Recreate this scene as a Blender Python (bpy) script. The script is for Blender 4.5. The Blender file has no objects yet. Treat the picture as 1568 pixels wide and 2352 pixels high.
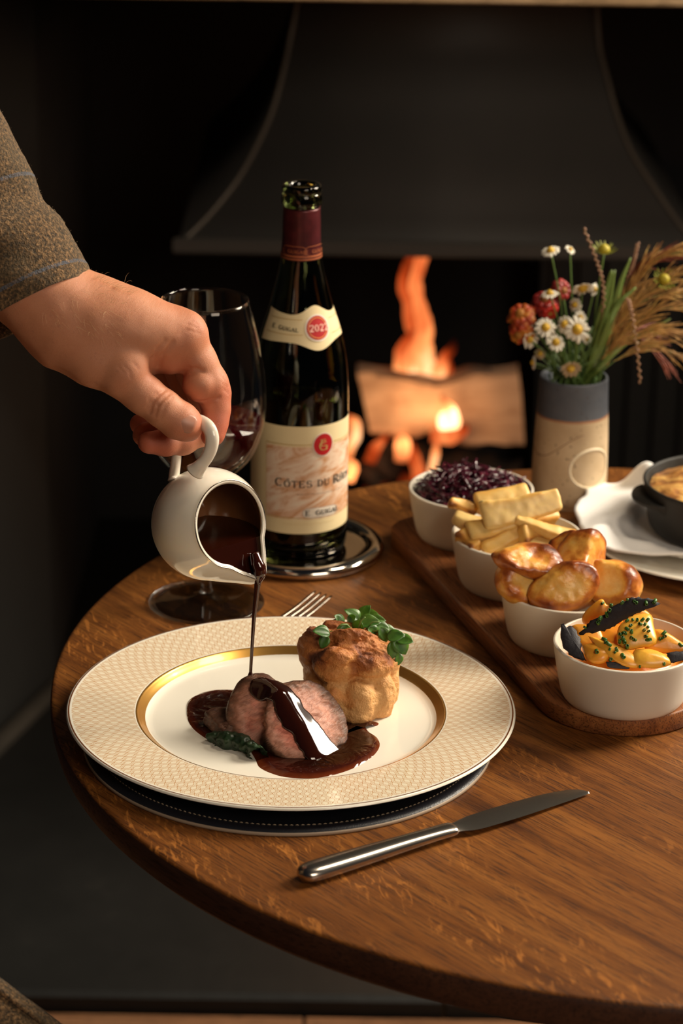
import bpy, math, random
import numpy as np
from mathutils import Vector, Matrix
from math import pi, sin, cos, radians as R_

# ------------------------------------------------------------------ camera, world, lights, exposure
S = bpy.context.scene
COL = S.collection
PITCH, ROLL, FPX, CZ, T = .3669, -.0155, 5897., 1.547, .75      # camera height 1.547 m, table top at 0.75 m
cam_d = bpy.data.cameras.new('camera'); cam = bpy.data.objects.new('camera', cam_d); COL.objects.link(cam)
cam.location = (0, 0, CZ)
cam.rotation_euler = (Matrix.Rotation(pi/2-PITCH, 3, 'X') @ Matrix.Rotation(-ROLL, 3, 'Z')).to_euler()
cam_d.sensor_fit = 'VERTICAL'; cam_d.sensor_height = 36.; cam_d.sensor_width = 24.
cam_d.lens = FPX/2352*36.
cam_d.clip_start = .05; cam_d.clip_end = 30
cam_d.dof.use_dof = True; cam_d.dof.focus_distance = 1.77; cam_d.dof.aperture_fstop = 7.0
S.camera = cam
W = bpy.data.worlds.new('room_air'); S.world = W; W.use_nodes = True
W.node_tree.nodes['Background'].inputs[0].default_value = (.75, .8, 1, 1)
W.node_tree.nodes['Background'].inputs[1].default_value = .012
S.view_settings.view_transform = 'Standard'; S.view_settings.look = 'None'
S.view_settings.exposure = 0.0; S.view_settings.gamma = 1; S.view_settings.use_curve_mapping = False
def area(name, loc, target, size, power, col, sy=None):
    l = bpy.data.lights.new(name, 'AREA'); l.energy = power; l.color = col; l.size = size
    if sy: l.shape = 'RECTANGLE'; l.size_y = sy
    o = bpy.data.objects.new(name, l); COL.objects.link(o); o.location = loc
    o.rotation_euler = (Vector(target)-Vector(loc)).to_track_quat('-Z', 'Y').to_euler(); return o
KEY = area('window_light', (1.95, 2.58, 2.15), (.05, 1.68, .8), 1.0, 126, (1, .88, .71))
FILL = area('room_fill', (1.5, -.9, 2.3), (0.1, 2.0, .7), 1.2, 36, (1, .84, .67))  # soft fill added from the camera side to brighten front faces
LAMP = area('ceiling_lamp', (.86, 1.92, 2.32), (.1, 1.6, .75), .34, 8.5, (1, .84, .64))

# ------------------------------------------------------------------ helpers
A = np.array
_cp, _sp, _cr, _sr = cos(PITCH), sin(PITCH), cos(ROLL), sin(ROLL)
def ray(x, y):
    a = (x-784)/FPX; b = -(y-1176)/FPX
    u = _cr*a+_sr*b; v = -_sr*a+_cr*b
    return A([u, _cp+v*_sp, -_sp+v*_cp])
def pz(x, y, z=T):
    d = ray(x, y); return A([0, 0, CZ])+(z-CZ)/d[2]*d
def py(x, y, Y):
    d = ray(x, y); return A([0, 0, CZ])+Y/d[1]*d

def _h(ix, iy, iz, s):
    n = (ix*374761393+iy*668265263+iz*1274126177+s*974711) & 0xffffffff
    n = ((n ^ (n >> 13))*1274126177) & 0xffffffff
    return ((n ^ (n >> 16)) & 0xffff)/65535.
def vnoise(P, s=0):
    P = np.asarray(P, float); f = np.floor(P); i = f.astype(np.int64); t = P-f; t = t*t*(3-2*t)
    r = 0
    for a in (0, 1):
        for b in (0, 1):
            for c in (0, 1):
                w = (t[..., 0] if a else 1-t[..., 0])*(t[..., 1] if b else 1-t[..., 1])*(t[..., 2] if c else 1-t[..., 2])
                r = r+w*_h(i[..., 0]+a, i[..., 1]+b, i[..., 2]+c, s)
    return r*2-1
def fbm(P, sc, o=3, s=0):
    r = 0; a = 1
    for k in range(o): r = r+a*vnoise(P*sc*2**k, s+k*7); a *= .5
    return r

def capsule(P, a, b, ra, rb):
    a = A(a); ba = A(b)-a; pa = P-a
    h = np.clip((pa@ba)/max(ba@ba, 1e-12), 0, 1)
    return np.linalg.norm(pa-h[..., None]*ba, axis=-1)-(ra+(rb-ra)*h)
def ellip(P, c, r, M=None):
    q = P-A(c)
    if M is not None: q = q@M.T
    r = A(r, float); k0 = np.linalg.norm(q/r, axis=-1); k1 = np.linalg.norm(q/(r*r), axis=-1)+1e-9
    return k0*(k0-1)/k1
def smin(a, b, k):
    h = np.clip(.5+.5*(b-a)/k, 0, 1); return b*(1-h)+a*h-k*h*(1-h)
def smax(a, b, k): return -smin(-a, -b, k)
def chain(P, pts, k=.002):
    d = None
    for (a, ra), (b, rb) in zip(pts[:-1], pts[1:]):
        e = capsule(P, a, b, ra, rb); d = e if d is None else smin(d, e, k)
    return d
def surfnet(fn, lo, hi, h):
    lo = A(lo, float); hi = A(hi, float); n = np.ceil((hi-lo)/h).astype(int)+1
    xs = [lo[i]+h*np.arange(n[i]) for i in range(3)]
    V = np.empty(n)
    yy, zz = np.meshgrid(xs[1], xs[2], indexing='ij')
    st = max(1, 400000//(n[1]*n[2]))
    for i in range(0, n[0], st):
        x = xs[0][i:i+st]
        P = np.stack([np.broadcast_to(x[:, None, None], (len(x),)+yy.shape), np.broadcast_to(yy, (len(x),)+yy.shape), np.broadcast_to(zz, (len(x),)+yy.shape)], -1)
        V[i:i+st] = fn(P)
    ins = V < 0
    c = np.zeros(n-1, int)
    for a in (0, 1):
        for b in (0, 1):
            for e in (0, 1): c += ins[a:n[0]-1+a, b:n[1]-1+b, e:n[2]-1+e]
    act = (c > 0) & (c < 8); idx = -np.ones(n-1, int); I = np.argwhere(act); idx[act] = np.arange(len(I))
    acc = np.zeros((len(I), 3)); cnt = np.zeros(len(I))
    cor = [A(q) for q in np.ndindex(2, 2, 2)]
    for p in cor:
        for ax in range(3):
            if p[ax]: continue
            q = p.copy(); q[ax] = 1
            v0 = V[tuple((I+p).T)]; v1 = V[tuple((I+q).T)]; m = (v0 < 0) != (v1 < 0)
            t = np.where(m, v0/np.where(m, v0-v1, 1), 0)
            acc += np.where(m[:, None], (I+p)+t[:, None]*(q-p), 0); cnt += m
    vs = lo+h*acc/cnt[:, None]
    faces = []
    for ax in range(3):
        u, w = (ax+1) % 3, (ax+2) % 3
        sl0 = [slice(None)]*3; sl1 = [slice(None)]*3; sl0[ax] = slice(0, -1); sl1[ax] = slice(1, None)
        ch = ins[tuple(sl0)] != ins[tuple(sl1)]; E = np.argwhere(ch)
        ok = (E[:, u] > 0) & (E[:, w] > 0) & (E[:, u] < n[u]-1) & (E[:, w] < n[w]-1); E = E[ok]
        if not len(E): continue
        eu = np.eye(3, dtype=int)[u]; ew = np.eye(3, dtype=int)[w]
        q = np.stack([idx[tuple((E-eu-ew).T)], idx[tuple((E-ew).T)], idx[tuple(E.T)], idx[tuple((E-eu).T)]], 1)
        fl = ~ins[tuple(E.T)]
        q[fl] = q[fl][:, ::-1]; faces.append(q)
    return vs, np.concatenate(faces)

ORG = {}
def mesh(name, v, f, mats, smooth=True, attrs=None, mi=None):
    me = bpy.data.meshes.new(name)
    v = np.asarray(v, float)
    if isinstance(f, np.ndarray) and f.ndim == 2:
        k = f.shape[1]; me.vertices.add(len(v)); me.vertices.foreach_set('co', v.ravel())
        me.loops.add(f.size); me.loops.foreach_set('vertex_index', f.ravel().astype(np.int32))
        me.polygons.add(len(f)); me.polygons.foreach_set('loop_start', np.arange(0, f.size, k, dtype=np.int32))
        me.update(calc_edges=True)
    else:
        me.from_pydata([tuple(p) for p in v], [], [tuple(int(i) for i in q) for q in f]); me.update()
    me.validate()
    for m in (mats if isinstance(mats, (list, tuple)) else [mats]): me.materials.append(m)
    me.polygons.foreach_set('use_smooth', [smooth]*len(me.polygons))
    if mi is not None: me.polygons.foreach_set('material_index', np.asarray(mi, dtype=np.int32))
    for k_, a in (attrs or {}).items():
        t = me.attributes.new(k_, 'FLOAT', 'POINT'); t.data.foreach_set('value', np.asarray(a, dtype=np.float32))
    return me
def tag(o, label=None, cat=None, group=None, kind=None):
    for k_, a in (('label', label), ('category', cat), ('group', group), ('kind', kind)):
        if a: o[k_] = a
    return o
def obj(name, v, f, mats, parent=None, org=None, **kw):
    """one mesh object; v in world coordinates, stored relative to its parent's or its own base"""
    v = np.asarray(v, float)
    lab = {k_: kw.pop(k_) for k_ in ('label', 'cat', 'group', 'kind') if k_ in kw}
    base = ORG[parent.name] if parent else (A(org, float) if org is not None else A([(v[:, 0].min()+v[:, 0].max())/2, (v[:, 1].min()+v[:, 1].max())/2, v[:, 2].min()]))
    me = mesh(name, v-base, f, mats, **kw)
    o = bpy.data.objects.new(name, me); COL.objects.link(o)
    if parent: o.parent = parent
    else: o.location = base
    ORG[o.name] = base
    return tag(o, **lab)
def thing(name, label, cat, loc, group=None):
    o = bpy.data.objects.new(name, None); COL.objects.link(o); o.location = loc; o.empty_display_size = .02
    ORG[o.name] = A(loc, float); return tag(o, label, cat, group)

def lathe(prof, n=96, c=(0, 0, 0), axis=None, cap=False):
    prof = A(prof, float); th = np.linspace(0, 2*pi, n, endpoint=False)
    v = np.stack([prof[:, None, 0]*np.cos(th), prof[:, None, 0]*np.sin(th), np.broadcast_to(prof[:, 1:2], (len(prof), n))], -1).reshape(-1, 3)
    if axis is not None:
        q = Vector((0, 0, 1)).rotation_difference(Vector(axis)).to_matrix(); v = v@A(q).T
    v = v+A(c); f = []
    for i in range(len(prof)-1):
        for j in range(n):
            k = (j+1) % n; f.append((i*n+j, i*n+k, (i+1)*n+k, (i+1)*n+j))
    return v, f
def smooth_prof(pts, m=6):
    pts = A(pts, float); out = []
    P = np.vstack([2*pts[0]-pts[1], pts, 2*pts[-1]-pts[-2]])
    for i in range(1, len(P)-2):
        for k in range(m):
            t = k/m; a, b, c, d = P[i-1:i+3]
            out.append(.5*((2*b)+(c-a)*t+(2*a-5*b+4*c-d)*t*t+(3*b-a-3*c+d)*t**3))
    out.append(pts[-1]); out = A(out)
    return out
def tube(pts, rad, n=12, flat=1., up=None, caps=True):
    pts = A(pts, float); m = len(pts); rad = np.broadcast_to(A(rad, float), (m,)) if np.ndim(rad) < 2 else rad
    tg = np.gradient(pts, axis=0); tg /= np.linalg.norm(tg, axis=1)[:, None]+1e-12
    u = A(up if up is not None else ([0, 0, 1] if abs(tg[0, 2]) < .9 else [1, 0, 0]), float)
    vs = []
    for i in range(m):
        u = u-tg[i]*(u@tg[i]); u /= np.linalg.norm(u)+1e-12; w = np.cross(tg[i], u)
        th = np.arange(n)*2*pi/n
        vs.append(pts[i]+rad[i]*(np.cos(th)[:, None]*u*flat+np.sin(th)[:, None]*w))
    v = np.vstack(vs); f = []
    for i in range(m-1):
        for j in range(n):
            k = (j+1) % n; f.append((i*n+j, i*n+k, (i+1)*n+k, (i+1)*n+j))
    if caps: f.append(tuple(range(n))[::-1]); f.append(tuple((m-1)*n+j for j in range(n)))
    return v, f
def join(parts):
    V = []; F = []; o = 0
    for v, f in parts:
        V.append(np.asarray(v)); F += [tuple(int(i)+o for i in q) for q in f]; o += len(v)
    return np.vstack(V), F
def box(lo, hi, bev=0, M=None, c=None):
    (x0, y0, z0), (x1, y1, z1) = lo, hi; b = bev
    if b == 0:
        v = A([(x, y, z) for z in (z0, z1) for x, y in ((x0, y0), (x1, y0), (x1, y1), (x0, y1))], float)
        f = [(3, 2, 1, 0), (4, 5, 6, 7)]+[(i, (i+1) % 4, (i+1) % 4+4, i+4) for i in range(4)]
    else:
        v = []
        for z, e in ((z0, b), (z0+b, 0), (z1-b, 0), (z1, b)):
            v += [(x0+e+b*0, y0+e, z), (x1-e, y0+e, z), (x1-e, y1-e, z), (x0+e, y1-e, z)]
        v = A(v, float); f = [(3, 2, 1, 0), (12, 13, 14, 15)]
        for k in range(3): f += [(k*4+i, k*4+(i+1) % 4, k*4+(i+1) % 4+4, k*4+i+4) for i in range(4)]
    if M is not None: v = v@A(M).T
    if c is not None: v = v+A(c)
    return v, f
def extrude(poly, z0, z1, bev=.0):
    """vertical prism of a horizontal polygon (list of xy), slightly eased edges"""
    p = A(poly, float); n = len(p)
    t = np.roll(p, -1, 0)-np.roll(p, 1, 0); nr = np.stack([t[:, 1], -t[:, 0]], 1); nr /= np.linalg.norm(nr, axis=1)[:, None]
    ar = .5*np.sum(p[:, 0]*np.roll(p[:, 1], -1)-np.roll(p[:, 0], -1)*p[:, 1])
    if ar < 0: p = p[::-1]
    t = np.roll(p, -1, 0)-np.roll(p, 1, 0); nr = np.stack([t[:, 1], -t[:, 0]], 1); nr /= np.linalg.norm(nr, axis=1)[:, None]
    rings = [(z0, bev), (z0+bev, 0), (z1-bev, 0), (z1-bev*.3, bev*.3), (z1, bev)] if bev else [(z0, 0), (z1, 0)]
    v = np.vstack([np.c_[p-nr*e, np.full(n, z)] for z, e in rings]); f = [tuple(range(n))[::-1]]
    for k in range(len(rings)-1): f += [(k*n+i, k*n+(i+1) % n, (k+1)*n+(i+1) % n, (k+1)*n+i) for i in range(n)]
    f.append(tuple((len(rings)-1)*n+i for i in range(n)))
    return v, f
def sharp(o, ang=35):
    me = o.data; me.set_sharp_from_angle(angle=R_(ang)); return o

# ------------------------------------------------------------------ materials
class N:
    def __init__(s, name):
        s.m = bpy.data.materials.new(name); s.m.use_nodes = True; s.t = s.m.node_tree; s.b = s.t.nodes['Principled BSDF']; s.out = s.t.nodes['Material Output']
    def n(s, typ, ins=None, **kw):
        x = s.t.nodes.new(typ)
        for k_, a in kw.items(): setattr(x, k_, a)
        for k_, a in (ins or {}).items():
            if isinstance(a, bpy.types.NodeSocket): s.t.links.new(a, x.inputs[k_])
            else: x.inputs[k_].default_value = a
        return x
    def ma(s, op, a, b=0., c=None):
        x = s.t.nodes.new('ShaderNodeMath'); x.operation = op
        for i, q in enumerate((a, b) if c is None else (a, b, c)):
            if isinstance(q, bpy.types.NodeSocket): s.t.links.new(q, x.inputs[i])
            else: x.inputs[i].default_value = q
        return x.outputs[0]
    def obj(s): return s.n('ShaderNodeTexCoord').outputs['Object']
    def map(s, sc=(1, 1, 1), rot=(0, 0, 0), loc=(0, 0, 0), src=None):
        return s.n('ShaderNodeMapping', {'Vector': src or s.obj(), 'Scale': sc, 'Rotation': rot, 'Location': loc}).outputs[0]
    def noise(s, vec, sc, det=3, ro=.55, dist=0):
        return s.n('ShaderNodeTexNoise', {'Vector': vec, 'Scale': sc, 'Detail': det, 'Roughness': ro, 'Distortion': dist}).outputs['Fac']
    def ramp(s, fac, stops, interp='LINEAR'):
        x = s.n('ShaderNodeValToRGB', {'Fac': fac}); e = x.color_ramp.elements; x.color_ramp.interpolation = interp
        while len(e) < len(stops): e.new(.5)
        for k_, (p, c) in enumerate(stops): e[k_].position = p; e[k_].color = (*c, 1) if len(c) == 3 else c
        return x.outputs['Color']
    def mix(s, fac, a, b, mode='MIX'):
        x = s.t.nodes.new('ShaderNodeMix'); x.data_type = 'RGBA'; x.blend_type = mode
        for k_, q in ((0, fac), (6, a), (7, b)):
            if isinstance(q, bpy.types.NodeSocket): s.t.links.new(q, x.inputs[k_])
            else: x.inputs[k_].default_value = q if k_ == 0 else ((*q, 1) if len(q) == 3 else q)
        return x.outputs[2]
    def att(s, name): return s.n('ShaderNodeAttribute', attribute_name=name).outputs['Fac']
    def set(s, **kw):
        for k_, a in kw.items():
            k_ = {'col': 'Base Color', 'rough': 'Roughness', 'metal': 'Metallic', 'sss': 'Subsurface Weight', 'sssr': 'Subsurface Radius', 'ssss': 'Subsurface Scale', 'coat': 'Coat Weight', 'coatr': 'Coat Roughness',
                  'trans': 'Transmission Weight', 'ior': 'IOR', 'sheen': 'Sheen Weight', 'sheent': 'Sheen Tint', 'ec': 'Emission Color', 'es': 'Emission Strength', 'spec': 'Specular IOR Level', 'aniso': 'Anisotropic', 'alpha': 'Alpha'}[k_]
            i = s.b.inputs[k_]
            if isinstance(a, bpy.types.NodeSocket): s.t.links.new(a, i)
            else: i.default_value = (*a, 1) if isinstance(a, tuple) and len(a) == 3 and i.type == 'RGBA' else a
        return s
    def bump(s, h, st=.3, dist=.001):
        x = s.n('ShaderNodeBump', {'Height': h, 'Strength': st, 'Distance': dist}); s.t.links.new(x.outputs[0], s.b.inputs['Normal']); return s
def simple(name, col, rough=.5, metal=0., **kw):
    return N(name).set(col=col, rough=rough, metal=metal, **kw).m

def wood(name, ang, cols, rough=.38, sc=1., flecks=True, bands=True, coat=0.):
    w = N(name); v = w.map((1, 1, 1), (0, 0, -ang))
    warp = w.noise(v, 3.2*sc, 2)
    def st(x, y, z): return w.n('ShaderNodeMapping', {'Vector': v, 'Scale': (x*sc, y*sc, z*sc)}).outputs[0]
    g1 = w.noise(st(3.5, 62, 62), 1, 5, .68, .7)
    g2 = w.noise(st(34, 760, 760), 1, 3, .7)
    c = w.ramp(g1, [(.26, cols[0]), (.48, cols[1]), (.76, cols[2])])
    if bands:
        bw = w.n('ShaderNodeTexWhiteNoise', {'W': w.ma('FLOOR', w.ma('MULTIPLY', w.n('ShaderNodeSeparateXYZ', {0: v}).outputs[1], 9.5))}, noise_dimensions='1D').outputs[0]
        c = w.mix(w.ma('MULTIPLY', bw, .45), c, w.mix(.5, cols[0], cols[1]))
    pores = w.ramp(g2, [(.38, (0, 0, 0)), (.50, (1, 1, 1))])
    c = w.mix(w.ma('MULTIPLY', w.ma('SUBTRACT', 1., pores), .72), c, tuple(q*.35 for q in cols[0]))
    if flecks:
        v2 = w.map((1, 1, 1), (0, 0, -ang+.45))
        fl = w.noise(w.n('ShaderNodeMapping', {'Vector': v2, 'Scale': (38, 150, 60)}).outputs[0], 1, 3, .6, 1.5)
        reg = w.noise(w.n('ShaderNodeMapping', {'Vector': v, 'Scale': (2.2, 14, 5)}).outputs[0], 1, 2)
        k = w.ma('MULTIPLY', w.ramp(fl, [(.55, (0, 0, 0)), (.66, (1, 1, 1))]), w.ramp(reg, [(.48, (0, 0, 0)), (.6, (1, 1, 1))]))
        c = w.mix(w.ma('MULTIPLY', k, .55), c, tuple(min(1, q*1.8) for q in cols[2]))
    w.set(spec=.36)
    w.set(col=c, rough=w.ma('ADD', w.ma('MULTIPLY', pores, -.08), rough+.08), coat=coat, coatr=.25)
    w.bump(w.ma('ADD', w.ma('MULTIPLY', pores, .6), w.ma('MULTIPLY', g1, .6)), .25, .0006)
    return w.m
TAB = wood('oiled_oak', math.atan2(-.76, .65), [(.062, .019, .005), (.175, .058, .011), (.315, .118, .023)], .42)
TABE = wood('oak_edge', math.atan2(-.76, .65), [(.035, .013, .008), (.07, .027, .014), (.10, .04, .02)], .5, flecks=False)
BRD = wood('acacia', math.atan2(-.104, .0323), [(.12, .036, .012), (.26, .09, .028), (.40, .16, .05)], .42, flecks=False, bands=False)
FLR = wood('floor_oak', 0, [(.10, .045, .02), (.22, .10, .045), (.32, .16, .08)], .5, flecks=False, bands=False)
MANT = wood('mantel_oak', 0, [(.30, .19, .10), (.48, .32, .17), (.62, .44, .26)], .5, flecks=False, bands=False)
STEEL = N('polished_steel').set(col=(.55, .5, .44), metal=1., rough=.22); STEEL = STEEL.m
SILV = simple('silver_plate', (.60, .55, .48), .10, 1.)
PORC = simple('bone_china', (.86, .80, .68), .13, sss=.15, sssr=(.004, .003, .002), ssss=1., coat=.3)
STONE = N('stoneware_glaze'); STONE.set(col=(.72, .66, .55), rough=.34, coat=.15); STONE = STONE.m
BLACK = simple('blackened_iron', (.012, .011, .010), .55)

# ------------------------------------------------------------------ room shell, hearth
def struct(name, v, f, m, label=None, **kw):
    return obj(name, v, f, m, kind='structure', label=label, **kw)
plaster = N('dark_plaster'); pv = plaster.obj()
plaster.set(col=plaster.ramp(plaster.noise(pv, 3, 4), [(.3, (.017, .0172, .0160)), (.7, (.028, .028, .0258))]), rough=.8).bump(plaster.noise(pv, 30, 4), .4, .003); PLA = plaster.m
soot = N('sooty_firebrick'); sv = soot.obj()
soot.set(col=soot.ramp(soot.noise(sv, 6, 4), [(.3, (.006, .006, .006)), (.7, (.014, .012, .011))]), rough=.9).bump(soot.noise(sv, 40, 3), .5, .004); SOOT = soot.m
slate = N('dark_slate'); lv = slate.obj()
slate.set(col=slate.ramp(slate.noise(lv, 5, 5, .65), [(.35, (.0050, .0052, .0046)), (.65, (.010, .010, .009)), (.75, (.026, .023, .019))]), rough=.55).bump(slate.noise(lv, 22, 4), .3, .003); SLA = slate.m
HYE = pz(300, 2287, .022)[1]
fl = struct('floor', *box((-3.2, -2.4, -.06), (3.2, HYE, -.012)), FLR, smooth=False)
for r in range(5):                                             # floorboards nearest the hearth, running along it
    y1 = HYE-.002-r*.115; x = -1.5-random.Random(r).random()*.5; k = 0
    while x < 1.5:
        L = .7+.5*random.Random(r*9+k).random()
        obj('floorboard', *box((x+.001, y1-.113, -.012), (x+L-.002, y1, 0), .0015), FLR, fl, smooth=False); x += L; k += 1
ha = struct('floor', *box((-1.3, HYE+.001, -.06), (1.7, 4.1, -.012)), SLA, label='dark slate hearth floor in front of and under the fire', smooth=False)
for x0, x1, y0, y1, zt in ((-1.3, -.62, HYE+.004, 2.95, .022), (-.615, .12, HYE+.004, 2.95, .022), (.125, .8, HYE+.004, 2.95, .022), (.805, 1.7, HYE+.004, 2.95, .022),
                           (-1.3, -.5, 2.955, 3.35, .012), (-.495, .2, 2.955, 3.35, .013), (.205, 1.0, 2.955, 3.35, .011), (-1.3, -.2, 3.355, 4.1, .012), (-.195, .6, 3.355, 4.1, .010), (.605, 1.7, 3.355, 4.1, .012)):
    obj('slate_slab', *box((x0, y0, -.012), (x1, y1, zt), .006), SLA, ha, smooth=False)
# splayed left cheek, back and right cheek of the fireplace, built as solid walls
def wall(name, a, b, z0, z1, th, m, **kw):
    a = A(a, float); b = A(b, float); d = (b-a)/np.linalg.norm(b-a); n = A([-d[1], d[0]])*th
    return struct(name, *extrude([a, b, b+n, a+n], z0, z1), m, smooth=False, **kw)
wall('wall_left', (-.56, 2.86), (-.405, 3.31), 0, 1.35, .5, PLA)
wall('wall_left', (-.405, 3.312), (-.40, 3.95), 0, 1.35, .3, SOOT, label='sooty inner left side of the fireplace')
wall('wall_back', (-.7, 3.95), (1.4, 3.95), 0, 2.4, .15, SOOT)
wall('wall_right', (1.05, 3.95), (1.02, 3.0), 0, 1.35, .5, SOOT)
struct('wall_back', *box((-3.2, 2.90, 1.155), (3.2, 3.95, 2.6)), PLA, label='plastered chimney breast above the mantel', smooth=False)
struct('wall_left', *box((-3.35, -2.4, 0), (-3.2, 4.1, 2.6)), PLA, label='plain dark room wall at the far left', smooth=False)
struct('trim_1', *box((-1.5, 2.80, py(784, 4, 2.80)[2]), (1.9, 3.02, 1.16), .002), MANT, label='light wooden mantel beam over the fireplace', smooth=False)
# stone kerb along the splayed cheek
kerb = N('pale_kerb'); kerb.set(col=kerb.ramp(kerb.noise(kerb.obj(), 9, 4), [(.3, (.03, .026, .02)), (.7, (.07, .058, .044))]), rough=.75); KERB = kerb.m
struct('trim_2', *extrude([(-.555, 2.80), (-.398, 3.30), (-.378, 3.295), (-.535, 2.79)], .01, .028, .004), KERB, label='pale stone kerb along the left cheek of the hearth', smooth=False)
# ribbed cast-iron fireback on the right with its bars
fb = thing('fireback', 'black ribbed cast iron fireback standing behind the flower vase', 'fireback', (.52, 3.8, 0))
iron = N('cast_iron'); iron.set(col=(.022, .021, .018), rough=.55, metal=.3).bump(iron.noise(iron.obj(), 60, 3), .3, .002); IRON = iron.m
obj('plate', *box((.30, 3.80, .0), (.98, 3.83, .58), .01), IRON, fb, smooth=False)
for k in range(16): obj('rib', *box((.315+k*.042, 3.782, .0), (.335+k*.042, 3.80, .56), .006), IRON, fb, smooth=False)
# andiron with a flat round knob
an = thing('andiron', 'dark iron andiron with a flat round knob right of the vase', 'andiron', (.44, 3.35, .012))
v, f = tube([(.44, 3.35, .02), (.44, 3.35, .16), (.445, 3.35, .262)], [.016, .013, .012], 14); obj('post', v, f, IRON, an)
v, f = lathe([(0, .262), (.03, .262), (.045, .268), (.048, .276), (.044, .284), (.02, .289), (0, .290)], 32, (.445, 3.35, 0)); obj('knob', v, f, simple('grey_iron', (.10, .09, .07), .4, .5), an)  # knob in a lighter grey iron than the post
for s in (-1, 1): obj('foot', *tube([(.44, 3.35, .05), (.44+s*.03, 3.34, .035), (.44+s*.06, 3.33, .014)], [.011, .009, .010], 10), IRON, an)
obj('log_bar', *box((.43, 3.36, .07), (.45, 3.72, .095), .004), IRON, an, smooth=False)
# grate
gr = thing('fire_grate', 'low black iron grate holding the burning logs', 'grate', (.10, 3.5, .012))
for k in range(9): obj('bar', *box((-.09+k*.052, 3.34, .09), (-.075+k*.052, 3.66, .105), .003), IRON, gr, smooth=False)
for y in (3.35, 3.64): obj('cross_bar', *box((-.11, y, .075), (.36, y+.018, .092), .003), IRON, gr, smooth=False)
for x in (-.10, .33):
    for y in (3.35, 3.64): obj('leg', *box((x, y, .012), (x+.018, y+.018, .078), .003), IRON, gr, smooth=False)
for x in (-.1, .34): obj('upright', *box((x, 3.335, .09), (x+.014, 3.349, .2), .003), IRON, gr, smooth=False)
# hood: bell-shaped sheet metal canopy
hood = thing('fireplace_hood', 'dark flared sheet metal hood hanging over the log fire', 'hood', (.12, 3.2, .72))
hm = N('hood_metal'); hm.set(col=hm.ramp(hm.noise(hm.obj(), 4, 3), [(.3, (.068, .065, .060)), (.7, (.092, .084, .075))]), rough=.52, metal=.15).bump(hm.noise(hm.obj(), 70, 2), .15, .001); HOOD = hm.m
rows = [(583, 405, 1625, 3.03), (560, 424, 1606, 3.035), (500, 482, 1556, 3.055), (420, 545, 1500, 3.08), (340, 590, 1449, 3.11), (260, 625, 1418, 3.14), (170, 650, 1393, 3.17), (100, 665, 1376, 3.19), (10, 682, 1370, 3.20), (-60, 690, 1366, 3.20), (-300, 692, 1362, 3.20)]
rf = smooth_prof([(py(xl, y, Y)[0], py(xr, y, Y)[0], Y, py(1000, y, Y)[2]) for y, xl, xr, Y in rows], 4)
def strip(rows3):
    V = np.vstack(rows3); n = len(rows3[0]); f = []
    for i in range(len(rows3)-1):
        for j in range(n-1): f.append((i*n+j, i*n+j+1, (i+1)*n+j+1, (i+1)*n+j))
    return V, f
def sheet(v, f, th, nrm):
    v = np.asarray(v); n = len(v); V = np.vstack([v, v+A(nrm)*th]); E = {}
    for q in f:
        for a, b in zip(q, q[1:]+q[:1]): E[(a, b)] = 1
    F = list(f)+[tuple(i+n for i in q[::-1]) for q in f]
    for (a, b) in E:
        if (b, a) not in E: F.append((b, a, a+n, b+n))
    return V, F
back = 3.74
obj('front_panel', *sheet(*strip([A([(a, Y, z), ((a+b)/2, Y, z), (b, Y, z)]) for a, b, Y, z in rf]), .004, (0, 1, 0)), HOOD, hood)
obj('side_panel', *sheet(*strip([A([(a, back, z), (a, Y, z)]) for a, b, Y, z in rf]), .004, (1, 0, 0)), HOOD, hood)
obj('side_panel', *sheet(*strip([A([(b, Y, z), (b, back, z)]) for a, b, Y, z in rf]), .004, (-1, 0, 0)), HOOD, hood)
seam = simple('seam_metal', (.16, .135, .105), .42, .3)
obj('edge_seam', *tube([(a, Y-.001, z) for a, b, Y, z in rf], .0035, 8), seam, hood)
obj('edge_seam', *tube([(b, Y-.001, z) for a, b, Y, z in rf], .0035, 8), seam, hood)
a0, b0, Y0, z0 = rf[0]
obj('bottom_trim', *box((a0-.004, Y0-.006, z0-.004), (b0+.004, Y0+.004, z0+.016), .003), seam if 0 else simple('trim_metal', (.075, .068, .06), .45, .3), hood, smooth=False)

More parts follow.
